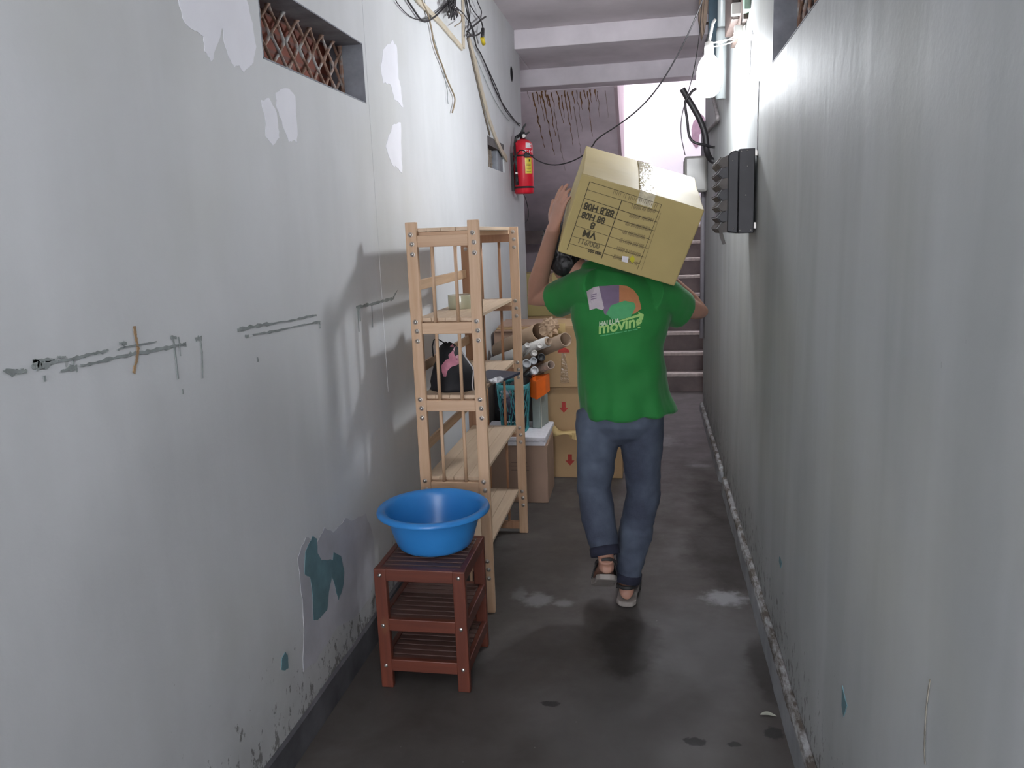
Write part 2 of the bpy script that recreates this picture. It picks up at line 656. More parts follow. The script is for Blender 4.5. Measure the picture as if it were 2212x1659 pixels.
# beams over the end of the corridor
mb = MB()
mb.box(XL, XR, 6.38, 7.18, 2.90, ZC)
mb.box(XL - 0.4, XL, YE, 7.18, 2.90, ZC)
mb.box(XR, XR + 0.6, YE, 7.18, 2.90, ZC)
struct(mb.build('trim_1', M_beamL, bevel=0.006), 'pale plastered ceiling beam across the end of the corridor')
mb = MB()
mb.box(-2.2, 1.1, 7.18, 7.40, 2.755, 3.2)
struct(mb.build('trim_2', M_beamL, bevel=0.008), 'lower grey-lilac beam in front of the stairwell')

# stairwell: upper flight (its stained soffit faces us), spine wall, landing, lower flight, shaft
SY0, SZ0, SY1, SZ1 = 7.38, 2.75, 9.9, 1.36
mb = MB()
prof = [V(-1.9, SY0, SZ0), V(-1.9, SY1, SZ1), V(-1.9, SY1, SZ1 + 0.2)]
nst = 9
for i in range(nst):
    y = SY1 - (SY1 - SY0) * i / nst
    z = SZ1 + 0.2 + (SZ0 - SZ1) * (i + 1) / nst
    prof += [V(-1.9, y, z), V(-1.9, y - (SY1 - SY0) / nst, z)]
mb.prism(prof, V(1.575, 0, 0))
up = struct(mb.build('stair_flight', M_soff), 'underside of the upper stair flight, lilac grey with rust drips')
mb = MB()
mb.prism([V(-0.325, SY0, SZ0 - 0.01), V(-0.325, 9.1, SZ0 - 0.01 - (9.1 - SY0) * (SZ0 - SZ1) / (SY1 - SY0)), V(-0.325, 9.1, 4.2), V(-0.325, SY0, 4.2)], V(0.03, 0, 0))
struct(mb.build('wall_inner', M_pink), 'pink painted parapet between the stair flights')
RIS, GO, Y0S = 0.17, 0.185, 7.39
mb = MB()
pr = [V(-0.33, Y0S, 0)]
for i in range(9):
    pr += [V(-0.33, Y0S + i * GO, (i + 1) * RIS), V(-0.33, Y0S + (i + 1) * GO, (i + 1) * RIS)]
pr += [V(-0.33, Y0S + 9 * GO, 0)]
mb.prism(pr, V(1.13, 0, 0))
st = struct(mb.build('stair_steps', M_stair), 'lower stair flight with brown risers climbing away')
for i in range(9):
    g = MB()
    g.box(-0.33, 0.8, Y0S + i * GO - 0.012, Y0S + i * GO + 0.06, (i + 1) * RIS - 0.028, (i + 1) * RIS + 0.004)
    adopt(g.build('step_nosing', M_nose, bevel=0.005), st)
mb = MB()
mb.box(-2.2, 0.8, Y0S + 9 * GO, 9.95, 1.38, 1.53)
struct(mb.build('landing_floor', M_stair))
mb = MB()
mb.box(-2.3, 1.1, 9.95, 10.1, 0, 6.0)
struct(mb.build('wall_back', M_shaft))
mb = MB()
mb.box(0.8, 0.95, 7.18, 9.95, 0, 6.0)
struct(mb.build('wall_stair_right', M_shaft))
mb = MB()
mb.box(-2.05, -1.9, 7.18, 9.95, 0, 6.0)
struct(mb.build('wall_stair_left', M_soff))
mb = MB()
mb.box(-2.2, 1.1, 7.2, 7.40, 3.2, 6.0)
struct(mb.build('wall_stair_front', M_shaft))
mb = MB()
mb.box(-0.33, -0.25, Y0S + 0.9, 9.95, 0, 1.38)
struct(mb.build('wall_under_stair', M_soff))
mb = MB()
mb.box(-1.9, -0.33, 9.75, 9.85, 0, 1.40)
struct(mb.build('wall_alcove', M_soff))
# side walls of the little hall in front of the stairs
mb = MB()
mb.box(-2.05, -1.9, YE - 0.13, 7.18, 0, ZC)
mb.box(-1.9, XL - 0.13, YE - 0.13, YE, 0, ZC)
struct(mb.build('wall_hall_left', M_soff))
mb = MB()
mb.box(0.8, 0.95, YE - 0.13, 7.18, 0, ZC)
mb.box(XR + 0.13, 0.8, YE - 0.13, YE, 0, ZC)
struct(mb.build('wall_hall_right', M_soff))
# skirting
mb = MB()
ys = [-2.8 + i * 0.12 for i in range(79)]
top = [0.105 + 0.014 * mnoise.noise(V(y * 2.2, 1, 0)) + 0.005 * mnoise.noise(V(y * 14, 5, 0)) for y in ys]
fr = [[V(XL - 0.001, y, 0), V(XL + 0.012, y, 0), V(XL + 0.011, y, t - 0.006), V(XL + 0.004, y, t), V(XL - 0.001, y, t)] for y, t in zip(ys, top) if y < YE]
mb.rings(fr, True, False)
struct(mb.build('baseboard_left', M_skirtL))
mb = MB()
ys = [-2.8 + i * 0.04 for i in range(236)]


def rsk(y):
    gap = 4.50 < y < 4.66
    h = 0.125 - 0.012 * (y - 1.9) if y > 1.9 else 0.125
    h = max(0.05, h) + 0.008 * mnoise.noise(V(y * 5, 0, 3)) + 0.003 * mnoise.noise(V(y * 17, 0, 9))
    w = 0.026 + 0.004 * mnoise.noise(V(y * 6, 8, 3)) + 0.002 * mnoise.noise(V(y * 17, 8, 3))
    return (0.012, 0.006) if gap else (h, w)


fr = []
for y in ys:
    if y > YE - 0.01:
        continue
    h, w = rsk(y)
    fr.append([V(XR + 0.001, y, 0), V(XR - w, y, 0), V(XR - w * 0.95, y, h * 0.86), V(XR - w * 0.75, y, h * 0.97), V(XR - w * 0.15, y, h), V(XR + 0.001, y, h - 0.004)])
mb.rings(fr, True, False)
k = NT('flaking_cement_skirting')
x, y, z = k.sep(k.geo)
n1 = k.noise(k.mapping((1, 0.4, 1)), 22, 5, 0.7)
col = k.ramp(n1, [(0.42, (0.10, 0.085, 0.07)), (0.5, (0.25, 0.245, 0.24)), (0.62, (0.42, 0.43, 0.44))])
face = k.ramp(k.noise(k.geo, 5, 4), [(0.3, (0.22, 0.23, 0.24)), (0.7, (0.36, 0.37, 0.39))])
lowm = k.math('LESS_THAN', k.math('ADD', z, k.math('MULTIPLY', k.noise(k.geo, 12, 3), 0.03)), k.math('SUBTRACT', 0.137, k.math('MULTIPLY', k.math('MAXIMUM', y, 1.9), 0.0125)))
k.link(k.mix(lowm, col, face), k.b.inputs['Base Color'])
k.b.inputs['Roughness'].default_value = 0.8
k.bump(n1, 0.3, 0.006)
struct(mb.build('baseboard_right', k.m))


# ------------------------------------------------------------------ marks on the walls (thin skins of paint, parts of the wall)
def scaled(pts, ox, oy, sc):
    return [(ox + x / sc, oy + y / sc) for x, y in pts]


def rag(pts, amp, sub=4):
    out = []
    n = len(pts)
    for i in range(n):
        a, b = Vector(pts[i]), Vector(pts[(i + 1) % n])
        for j in range(sub):
            p = a.lerp(b, j / sub)
            out.append(p + V(0, random.uniform(-amp, amp), random.uniform(-amp, amp)) * (0.4 if j == 0 else 1))
    return out


def wall_patch(name, pts, X, m, wall, amp=0.003, off=0.0012, label=None):
    sg = 1 if X < 0 else -1
    P = [pX(x, y, X) for x, y in pts]
    P = rag(P, amp)
    for p in P:
        p.x = X + sg * off
    g = MB()
    g.prism(P, V(-sg * off * 0.9, 0, 0))
    o = g.build(name, m, wall)
    if label:
        o['label'] = label
    return o


wall_patch('filler_patch', [(380, -40), (385, 0), (398, 50), (420, 66), (439, 78), (442, 111), (456, 132), (468, 100), (479, 59), (486, 101), (497, 128), (506, 145), (516, 142), (526, 156), (540, 142), (547, 135), (553, 100), (545, 50), (532, 0), (525, -40)], XL, M_patch, wall_left)
wall_patch('filler_patch', scaled([(200, 740), (290, 700), (360, 770), (372, 1000), (372, 1140), (345, 1120), (310, 1135), (260, 1000), (212, 860)], 540, 0, 3.687), XL, M_patch, wall_left, 0.004)
wall_patch('filler_patch', scaled([(90, 800), (150, 780), (210, 900), (225, 1000), (230, 1100), (180, 1160), (125, 1090), (120, 950)], 540, 0, 3.687), XL, M_patch, wall_left, 0.004)
wall_patch('filler_patch', scaled([(1060, 400), (1130, 320), (1170, 380), (1180, 600), (1200, 700), (1220, 860), (1150, 790), (1120, 680), (1060, 660), (1040, 520)], 540, 0, 3.687), XL, M_patch, wall_left, 0.006)
wall_patch('filler_patch', scaled([(1080, 1160), (1130, 1000), (1200, 980), (1205, 1180), (1212, 1380), (1170, 1340), (1130, 1310)], 540, 0, 3.687), XL, M_patch, wall_left, 0.006)
wall_patch('repaint_patch', [(643, 1205), (648, 1260), (655, 1330), (655, 1452), (682, 1430), (700, 1398), (730, 1352), (770, 1330), (800, 1290), (810, 1215), (806, 1160), (790, 1110), (760, 1125), (745, 1120), (720, 1150), (700, 1140), (684, 1172), (660, 1160)], XL, M_repaint, wall_left, 0.005, 0.001)
wall_patch('paint_patch', scaled([(385, 225), (410, 240), (415, 330), (440, 372), (510, 372), (515, 325), (560, 345), (580, 450), (572, 540), (545, 620), (520, 520), (505, 470), (485, 570), (475, 680), (420, 740), (390, 745), (385, 600), (370, 480), (335, 460), (340, 320)], 540, 1080, 2.865), XL, M_teal, wall_left, 0.002, 0.0022, 'teal old paint showing through')
wall_patch('paint_patch', scaled([(190, 1050), (195, 980), (215, 940), (230, 960), (235, 1040), (212, 1056)], 540, 1080, 2.865), XL, M_teal, wall_left, 0.001, 0.002, 'small teal chip')
for q in ([(405, 1210), (415, 1260), (430, 1320), (412, 1382), (402, 1320)], [(62, 510), (75, 545), (68, 572), (60, 535)]):
    wall_patch('paint_chip', scaled(q, 1660, 1000, 2.518), XR, M_teal, wall_right, 0.0005, 0.002, 'teal chip in the white paint')


def wall_line(name, pts, X, m, wall, jit=0.5, off=0.0015, sub=6):
    """pts (px, py, width px) scratch lying on a side wall"""
    sg = 1 if X < 0 else -1
    P = []
    for i in range(len(pts) - 1):
        a, b = pts[i], pts[i + 1]
        for j in range(sub + (i == len(pts) - 2)):
            t = j / sub
            x, y, w = (a[q] * (1 - t) + b[q] * t for q in range(3))
            p = pX(x, y, X)
            p2 = pX(x, y + w / 2, X)
            hw = max(0.0008, abs(p2.z - p.z)) * random.uniform(1 - jit, 1 + jit)
            P.append((V(X + sg * off, p.y, p.z + random.uniform(-.3, .3) * hw), hw))
    g = MB()
    g.ribbon(P, V(1, 0, 0), 0.3)
    o = g.build(name, m, wall, solid=0.0012)
    return o


def S1(l):
    return [(x / 2.458, 560 + y / 2.458, w / 2.458) for x, y, w in l]


for l in ([(12, 592, 6), (60, 598, 34), (100, 594, 24), (138, 594, 20)], [(172, 540, 8), (185, 556, 44), (215, 566, 44), (262, 548, 24), (330, 538, 16), (395, 526, 18), (470, 506, 10), (540, 492, 14), (572, 482, 14)],
          [(318, 596, 6), (370, 580, 26), (404, 574, 22)], [(386, 530, 8), (388, 560, 9)], [(424, 566, 12), (520, 545, 16), (640, 515, 14), (700, 503, 20), (780, 492, 20), (880, 468, 16), (950, 455, 10), (985, 452, 20)],
          [(620, 484, 8), (650, 468, 14), (730, 455, 10), (828, 438, 6)], [(630, 446, 10), (668, 448, 16)], [(655, 450, 14), (658, 470, 18)], [(170, 540, 14), (240, 535, 20), (285, 532, 6)],
          [(1258, 376, 16), (1300, 368, 20), (1380, 350, 14), (1450, 340, 14), (1560, 322, 6), (1640, 303, 12), (1678, 296, 8)], [(1340, 400, 8), (1430, 386, 12), (1560, 358, 4), (1640, 342, 8), (1698, 332, 10)],
          [(1298, 408, 12), (1318, 410, 12)], [(1890, 254, 18), (1960, 240, 12), (2030, 222, 12), (2085, 208, 18), (2108, 165, 3)], [(300, 520, 10), (345, 517, 8)]):
    wall_line('scratch', S1(l), XL, M_bare, wall_left)


def vline(name, pts, X, m, wall, wpx):
    sg = 1 if X < 0 else -1
    P = []
    for i in range(len(pts) - 1):
        for j in range(7):
            t = j / 6
            x = pts[i][0] * (1 - t) + pts[i + 1][0] * t
            y = pts[i][1] * (1 - t) + pts[i + 1][1] * t
            p = pX(x, y, X)
            hw = abs(pX(x + wpx / 2, y, X).y - p.y)
            P.append((V(X + sg * 0.0016, p.y, p.z), hw * random.uniform(0.6, 1.2)))
    g = MB()
    g.ribbon(P, V(1, 0, 0), 0.25)
    return g.build(name, m, wall, solid=0.0012)


for l, w in (([(916, 415), (925, 470), (943, 635)], 7), ([(1060, 415), (1070, 500), (1073, 632)], 6), ([(945, 412), (955, 514)], 4), ([(232, 618), (236, 650)], 10), ([(404, 575), (405, 600)], 4),
             ([(1695, 330), (1698, 367)], 2), ([(1898, 255), (1905, 385)], 4), ([(1907, 255), (1912, 330)], 3), ([(1972, 240), (1977, 362)], 3), ([(1365, 520), (1367, 545)], 6), ([(966, 690), (968, 718)], 4)):
    vline('scratch', [(x / 2.458, 560 + y / 2.458) for x, y in l], XL, M_bare, wall_left, w / 2.458)
for l, w in (([(905, 412), (935, 418)], 7), ([(1035, 424), (1068, 420)], 7)):
    wall_line('scratch', [(x / 2.458, 560 + y / 2.458, 8) for x, y in l], XL, M_bare, wall_left)
M_rustbr = simple('brown_rust_mark', (0.34, 0.22, 0.12), 0.8, 0.35, 30)
vline('rust_mark', [(x / 2.458, 560 + y / 2.458) for x, y in [(711, 355), (715, 400), (730, 470), (722, 540), (706, 604)]], XL, M_rustbr, wall_left, 6)
vline('rust_mark', [(1660 + x / 2.518, 1000 + y / 2.518) for x, y in [(885, 1180), (872, 1260), (862, 1350), (856, 1480), (854, 1560), (857, 1640)]], XR, simple('faint_brown_run', (0.26, 0.24, 0.2), 0.8, 0.2, 20), wall_right, 2.0)
# vertical seams and cracks
M_seam = simple('hairline_crack', (0.30, 0.30, 0.31), 0.8, 0.3, 30)
vline('crack', [(1640, 175), (1637, 260), (1636, 325)], XR, M_seam, wall_right, 1.2)
vline('crack', [(1622, 90), (1621, 150), (1612, 190)], XR, M_seam, wall_right, 1.8)
vline('crack', [(1611, 150), (1610, 205)], XR, M_seam, wall_right, 1.4)
wall_patch('crack', [(1624, 78), (1627, 74), (1624, 60), (1621, 80)], XR, M_seam, wall_right, 0.001)
# soft column of filler standing slightly proud on the left wall, beside the window
g = MB()
g.box(XL - 0.001, XL + 0.0012, 2.96, 2.985, 0.9, ZC)
g.build('plaster_ridge', M_wallL, wall_left)

# rust drips on the soffit
dslope = V(0, SY1 - SY0, SZ1 - SZ0).normalized()
snrm = V(0, -(SZ0 - SZ1), -(SY1 - SY0)).normalized()


def soff(px, py):
    d = ray(px, py)
    o = V(0, SY0, SZ0)
    t = (o - EYE).dot(snrm) / d.dot(snrm)
    return EYE + d * t


drips = [(1138, 192, 30, .0), (1150, 200, 120, 1), (1165, 204, 60, .5), (1170, 196, 140, 1), (1183, 204, 90, 1), (1192, 199, 40, .5), (1203, 196, 70, 1), (1212, 205, 50, .6), (1219, 195, 120, .6), (1226, 198, 60, .8), (1237, 196, 28, .9),
         (1245, 195, 90, .4), (1253, 198, 40, 1), (1262, 194, 20, .8), (1268, 196, 100, .5), (1275, 193, 30, .8), (1286, 193, 26, .9), (1290, 196, 60, .4), (1158, 198, 30, .8), (1178, 195, 36, .9), (1197, 240, 130, .2), (1240, 230, 110, .2), (1308, 195, 60, .1)]
for i, (x, y, ln, am) in enumerate(drips):
    q = soff(x, y)
    q2 = soff(x, y + ln)
    L = abs(q2.y - q.y)
    n = max(6, int(L / 0.03))
    g = MB()
    P = []
    for j in range(n + 1):
        t = j / n
        w = (0.0045 * am + 0.0022) * (1 - 0.72 * t) * random.uniform(0.6, 1.5)
        p = q + dslope * (L / abs(dslope.y) * t) + V(0.012 * mnoise.noise(V(i * 3.1, t * L * 12, 0)) + 0.05 * t * L * mnoise.noise(V(i, 2, 0)), 0, 0)
        P.append((p + snrm * 0.002, w))
    g.ribbon(P, snrm, 0.2)
    g.build('rust_drip', M_rust if am > 0.45 else M_rust2, up, solid=0.0012)

# peeled pink patch on the bright back wall
g = MB()
pk = scaled([(460, 650), (520, 600), (560, 640), (575, 700), (520, 880), (490, 900), (480, 1000), (470, 1080), (440, 1110), (400, 1060), (370, 1000), (375, 920), (370, 820), (400, 710)], 1440, 160, 6.91)
P = [pY(x, y, 9.945) for x, y in pk]
g.prism(P, V(0, 0.004, 0))
wb = bpy.data.objects['wall_back']
g.build('peeled_patch', simple('peeled_mauve_plaster', (0.30, 0.2, 0.25), 0.9, 0.25, 10), wb)

# ------------------------------------------------------------------ lamps
M_bulb = NT('lit_bulb')
M_bulb.b.inputs['Base Color'].default_value = (1, 1, 1, 1)
M_bulb.b.inputs['Emission Color'].default_value = (0.93, 0.96, 1, 1)
M_bulb.b.inputs['Emission Strength'].default_value = BULB_EMIT
M_bulb = M_bulb.m
bc = pY(1531, 165, 4.05)
lamp = thing('wall_lamp', 'glowing white bulb hanging in its holder from the right wall below the meter board', 'lamp', (XR, 4.05, bc.z))
g = MB()
prf = [(0.001, -0.095), (0.025, -0.092), (0.045, -0.075), (0.055, -0.045), (0.057, -0.01), (0.054, 0.03), (0.044, 0.065), (0.028, 0.088), (0.018, 0.1)]
g.lathe(prf, bc, n=32)
g.build('bulb', M_bulb, lamp)
g = MB()
g.lathe([(0.001, 0.155), (0.019, 0.152), (0.021, 0.13), (0.021, 0.1), (0.018, 0.098), (0.001, 0.098)], bc, n=24)
g.build('socket', M_white, lamp)
g = MB()
a = bc + V(0, 0, 0.15)
g.tube([a, a + V(0.015, 0, 0.08), pY(1545, 42, 4.05)], 0.014, 8, flat=0.5)
g.build('bracket', M_white, lamp, label='white bent bracket strip')
g = MB()
cen = pY(1557, 93, 4.05)
g.tube([cen + V(0.062 * cos(t), 0.03 * sin(t), 0.018 * sin(t + 0.5)) for t in [2 * pi * i / 24 for i in range(25)]], 0.0028, 6)
g.tube([a, cen + V(-0.06, 0, 0.01), cen, cen + V(0.05, 0, 0.02), V(XR, 4.05, cen.z + 0.05)], 0.0028, 6)
g.build('wire', M_white, lamp, label='white looped flex')
# unseen tube light, added above and behind the photographer to brighten the near walls
tl = thing('fill_tube_light', 'added unseen tube light high on the right wall above the viewpoint, filling the near walls', 'lamp', (0.36, -0.1, 2.7))
g = MB()
g.box(XR - 0.05, XR, -0.7, 0.5, 2.69, 2.75)
g.build('housing', M_white, tl, bevel=0.005)
g = MB()
g.tube([V(XR - 0.07, -0.67, 2.69), V(XR - 0.07, 0.47, 2.69)], 0.014, 16)
k = NT('lit_tube')
k.b.inputs['Emission Color'].default_value = (0.93, 0.97, 1, 1)
k.b.inputs['Emission Strength'].default_value = TUBE_EMIT
g.build('tube', k.m, tl)

# ================================================================== the wooden shelf rack
M_pine = wood('pine_upright', (0.68, 0.47, 0.31), (0.54, 0.34, 0.20), 'z')
M_pineX = wood('pine_rail', (0.70, 0.49, 0.32), (0.54, 0.34, 0.21), 'x')
M_pineY = wood('pine_long_board', (0.66, 0.46, 0.30), (0.50, 0.33, 0.20), 'y')
M_pineD = wood('pine_rear_frame', (0.50, 0.28, 0.16), (0.38, 0.19, 0.10), 'z')
M_ply = wood('pale_plywood_shelf', (0.67, 0.52, 0.37), (0.57, 0.42, 0.29), 'y', knots=False)

rack = thing('shelf_rack', 'tall narrow pine shelf rack with ladder ends against the left wall', 'shelf rack', (-0.77, 3.33, 0))
RX0, RX1, PW = -0.909, -0.628, 0.043
SHZ = [0.225, 0.555, 0.885, 1.187, 1.515]
for fy, mt, rear in ((2.895, M_pine, False), (3.765, M_pineD, True)):
    y0, y1 = fy, fy + 0.022
    tops = 1.558 if not rear else 1.535
    for x in (RX0, RX1 - PW):
        g = MB()
        g.box(x, x + PW, y0, y1, 0, tops)
        p = g.build('post', M_pine if not rear else M_pineD if x < -0.8 else M_pine, rack, bevel=0.0025)
        for zc in SHZ:
            for dz in (0.0, -0.035, -0.073):
                g = MB()
                c = V(x + PW / 2 + (0.002 if dz else -0.002), y0, zc - 0.003 + dz)
                g.lathe([(0.0001, 0.0045), (0.004, 0.004), (0.0065, 0.001), (0.0065, -0.001)], c, (0, -1, 0), 14)
                g.lathe([(0.0075, 0.0006), (0.0095, 0.0006), (0.0095, -0.001)], c, (0, -1, 0), 14)
                adopt(g.build('screw', M_screw), p)
    for i, zc in enumerate(SHZ):
        g = MB()
        g.box(RX0 + PW, RX1 - PW, y0 + 0.002, y1 - 0.002, zc - 0.05, zc - 0.007)
        g.build('cross_rail', M_pineX if not rear else M_pineD, rack, bevel=0.002)
    g = MB()
    g.box(RX0 + PW, RX1 - PW, y0 + 0.002, y1 - 0.002, 0.02, 0.06)
    g.build('cross_rail', M_pineX if not rear else M_pineD, rack, bevel=0.002)
    for i in range(5):
        za = 0.05 if i == 0 else SHZ[i - 1] - 0.012
        zb = SHZ[i] - 0.045
        for x in (-0.813, -0.7235):
            g = MB()
            g.tube([V(x, fy + 0.011, za), V(x + 0.001, fy + 0.011, zb)], 0.0068, 12)
            g.build('dowel', M_pine if not rear else M_pineD, rack)
for i, zc in enumerate(SHZ):
    BZ = 0.010 if i < 4 else 0.020
    g = MB()
    n = 4
    w = (0.225) / n
    for j in range(n):
        g.box(-0.890 + j * w + 0.0006, -0.890 + (j + 1) * w - 0.0006, 2.918, 3.764, zc + BZ - 0.014, zc + BZ)
    sh = g.build('shelf_board', M_ply, rack, bevel=0.0012)
    for yb in (2.93, 3.73):
        g = MB()
        g.box(-0.889, -0.666, yb, yb + 0.02, zc + BZ - 0.034, zc + BZ - 0.0145)
        adopt(g.build('batten', M_pineX, bevel=0.0015), sh)
for zc in (1.32, 1.00, 0.68):
    g = MB()
    g.box(-0.898, -0.886, 2.918, 3.764, zc - 0.02, zc + 0.02)
    g.build('side_rail', M_pineY, rack, bevel=0.002)

# tape roll on the second shelf
c = V(-0.805, 3.30, 1.1975)
t = thing('tape_roll', 'wide roll of pale packing tape lying on the second shelf of the rack', 'tape roll', c)
g = MB()
g.lathe([(0.040, 0), (0.0565, 0), (0.0565, 0.058), (0.040, 0.058), (0.040, 0)], c, n=48)
g.build('tape', simple('translucent_beige_tape', (0.50, 0.50, 0.36), 0.12, 0.06, 8, **{'Coat Weight': 0.6}), t, bevel=0.001)
g = MB()
g.lathe([(0.037, 0.0002), (0.0399, 0.0002), (0.0399, 0.0575), (0.037, 0.0575), (0.037, 0.0002)], c, n=48)
g.build('core', simple('grey_card_core', (0.42, 0.36, 0.28), 0.8, 0.1, 20), t)

# black bag with a pink print on the third shelf
c = V(-0.79, 3.07, 0.8955)
bag = thing('bag', 'slumped black fabric bag with a pink print on the third shelf', 'bag', c)
M_bag = simple('black_nylon', (0.008, 0.008, 0.011), 0.75, 0.3, 12, bump=0.35)
g = MB()
R = []
for i in range(15):
    t_ = i / 14
    z = 0.001 + 0.185 * t_
    w = 0.098 * (1 - t_) ** 0.55 * (1 + 0.05 * sin(7 * t_)) + 0.008
    dp = 0.095 * (1 - t_) ** 0.6 + 0.01
    cx = -0.026 * t_ ** 1.3
    ring = []
    for kk in range(36):
        a = 2 * pi * kk / 36
        q = 1 + 0.09 * mnoise.noise(V(cos(a) * 2.4, sin(a) * 2.4, t_ * 5)) + 0.05 * mnoise.noise(V(cos(a) * 6, sin(a) * 6, t_ * 9))
        ring.append(c + V(cx + w * cos(a) * q, dp * sin(a) * q, z - 0.001 + 0.004 * (t_ > 0) * sin(a * 3)))
    R.append(ring)
g.rings(R)
bagb = g.build('bag_body', M_bag, bag)
dg = bpy.context.evaluated_depsgraph_get()


def bvh_of(o):
    me = o.data
    M = wmat(o)
    return BVHTree.FromPolygons([M @ v.co for v in me.vertices], [tuple(p.vertices) for p in me.polygons])


def project_decal(name, poly2, frame, bvh, m, parent, off=0.0012, cell=0.012, label=None, up_axis=None):
    """lay a flat outline (list of loops or one loop) onto a surface: frame = (origin, u, v, direction)"""
    o, u, v, d = frame
    bm = bmesh.new()
    if isinstance(poly2, bpy.types.Mesh):
        bm.from_mesh(poly2)
    else:
        bm.faces.new([bm.verts.new((x, y, 0)) for x, y in poly2])
    bmesh.ops.triangulate(bm, faces=bm.faces)
    for _ in range(3):
        es = [e for e in bm.edges if e.calc_length() > cell]
        if not es:
            break
        bmesh.ops.subdivide_edges(bm, edges=es, cuts=1)
        bmesh.ops.triangulate(bm, faces=[f for f in bm.faces if len(f.verts) > 3])
    for q in bm.verts:
        p = o + u * q.co.x + v * q.co.y
        hit = bvh.ray_cast(p, d, 1.0)
        if hit[0] is not None:
            q.co = hit[0] - d * off
        else:
            q.co = p + d * 0.02
            q.tag = True
    bmesh.ops.delete(bm, geom=[q for q in bm.verts if q.tag], context='VERTS')
    me = bpy.data.meshes.new(name)
    bm.to_mesh(me)
    bm.free()
    me.materials.append(m)
    ob = bpy.data.objects.new(name, me)
    C.objects.link(ob)
    if parent:
        adopt(ob, parent)
    if label:
        ob['label'] = label
    return ob


M_pinkp = simple('pink_print', (0.52, 0.20, 0.27), 0.45, 0.2, 30)
bv = bvh_of(bagb)
u_ = (pY(1000, 800, 2.95) - pY(900, 800, 2.95)) / 100
pk = [(955, 803), (953, 790), (962, 778), (968, 776), (966, 768), (972, 762), (974, 755), (966, 752), (968, 748), (975, 749), (976, 765), (980, 772), (986, 768), (992, 785), (985, 790), (976, 792), (968, 800), (966, 812), (960, 812)]
P2 = []
for x, y in pk:
    q = pY(x, y, 3.0)
    P2.append((q.x, q.z))
project_decal('print', P2, (V(0, 2.8, 0), V(1, 0, 0), V(0, 0, 1), V(0, 1, 0)), bv, M_pinkp, bag, 0.002, label='pink floral print')
g = MB()
hp = [pY(x, y, 3.05) for x, y in ((936, 770), (934, 748), (937, 735), (943, 731), (955, 738), (965, 745))]
g.tube(hp, 0.0028, 8)
g.build('handle', M_bag, bag)
g = MB()
g.tube([pY(x, y, 2.975) for x, y in ((998, 760), (1010, 778), (1020, 792), (1023, 800))] + [V(-0.703, 3.0, 0.92), V(-0.70, 3.0, 0.893)], 0.003, 8)
g.build('strap', simple('clear_white_strap', (0.6, 0.58, 0.6), 0.3, 0.1, 20), bag)

# dark flat case with clear wrapping poking off the third shelf
ck = thing('folder', 'dark blue flat folder with clear plastic wrap lying on the third shelf behind the bag', 'folder', (-0.66, 3.3, 0.89))
g = MB()
Mx = Matrix.Translation(V(-0.665, 3.27, 0.904)) @ Matrix.Rotation(radians(-14), 4, 'Z') @ Matrix.Rotation(radians(2), 4, 'Y')
g.box(-0.075, 0.075, -0.10, 0.10, -0.004, 0.008, Mx)
g.build('cover', simple('dark_navy_vinyl', (0.02, 0.025, 0.05), 0.35, 0.2, 10), ck, bevel=0.002)
g = MB()
pts = []
R = []
for i in range(9):
    t_ = i / 8
    cc = V(-0.705 + 0.095 * t_, 3.10 + 0.06 * t_, 0.925 - 0.022 * t_ + 0.006 * sin(9 * t_))
    R.append([cc + V(0.004 * cos(a), 0.02 * sin(a) * (0.6 + 0.4 * sin(i * 2.1)), 0.012 * sin(a + i)) for a in [2 * pi * q / 10 for q in range(10)]])
g.rings(R)
g.build('plastic_wrap', simple('crinkled_clear_film', (0.55, 0.55, 0.58), 0.12, 0.3, 60, bump=0.6), ck)

# ================================================================== small red-brown shoe rack and the blue basin
M_red = wood('red_brown_varnish', (0.175, 0.047, 0.026), (0.10, 0.028, 0.018), 'x', 0.38)
M_redz = wood('red_brown_varnish_upright', (0.175, 0.047, 0.026), (0.10, 0.028, 0.018), 'z', 0.38)
M_slat = wood('dark_slat', (0.13, 0.065, 0.05), (0.075, 0.036, 0.03), 'x', 0.5, knots=False)
sr = thing('shoe_rack', 'small red-brown wooden shoe rack with three slatted tiers under the blue basin', 'shoe rack', (-0.757, 2.49, 0))
QX0, QX1, QY0, QY1, QZ = -0.912, -0.602, 2.33, 2.65, 0.43
for x in (QX0, QX1 - 0.042):
    for y in (QY0, QY1 - 0.024):
        g = MB()
        g.box(x, x + 0.042, y, y + 0.024, 0, QZ)
        lg = g.build('leg', M_redz, sr, bevel=0.004, seg=3)
        if y == QY0:
            for z in (QZ - 0.022, 0.228, 0.082):
                g = MB()
                g.lathe([(0.0001, 0.003), (0.004, 0.0028), (0.0068, 0.0008), (0.0068, -0.001)], V(x + 0.021, y, z), (0, -1, 0), 16)
                adopt(g.build('screw', M_screw), lg)
for ti, zt in enumerate((QZ, 0.252, 0.105)):
    for y in (QY0 + 0.002, QY1 - 0.022):
        g = MB()
        g.box(QX0 + 0.04, QX1 - 0.04, y, y + 0.02, zt - 0.043, zt)
        g.build('front_rail' if y < 2.5 else 'rear_rail', M_red, sr, bevel=0.003)
    for x in (QX0 + 0.002, QX1 - 0.022):
        g = MB()
        g.box(x, x + 0.02, QY0 + 0.022, QY1 - 0.022, zt - 0.043, zt)
        g.build('side_rail', M_redz, sr, bevel=0.003)
    n = 9
    for i in range(n):
        y = QY0 + 0.026 + (QY1 - QY0 - 0.056) * i / (n - 1)
        g = MB()
        g.box(QX0 + 0.0225, QX1 - 0.0225, y - 0.0135, y + 0.0135, zt - 0.012, zt - 0.001)
        g.build('slat', M_slat, sr, bevel=0.002)
M_bas = NT('blue_plastic')
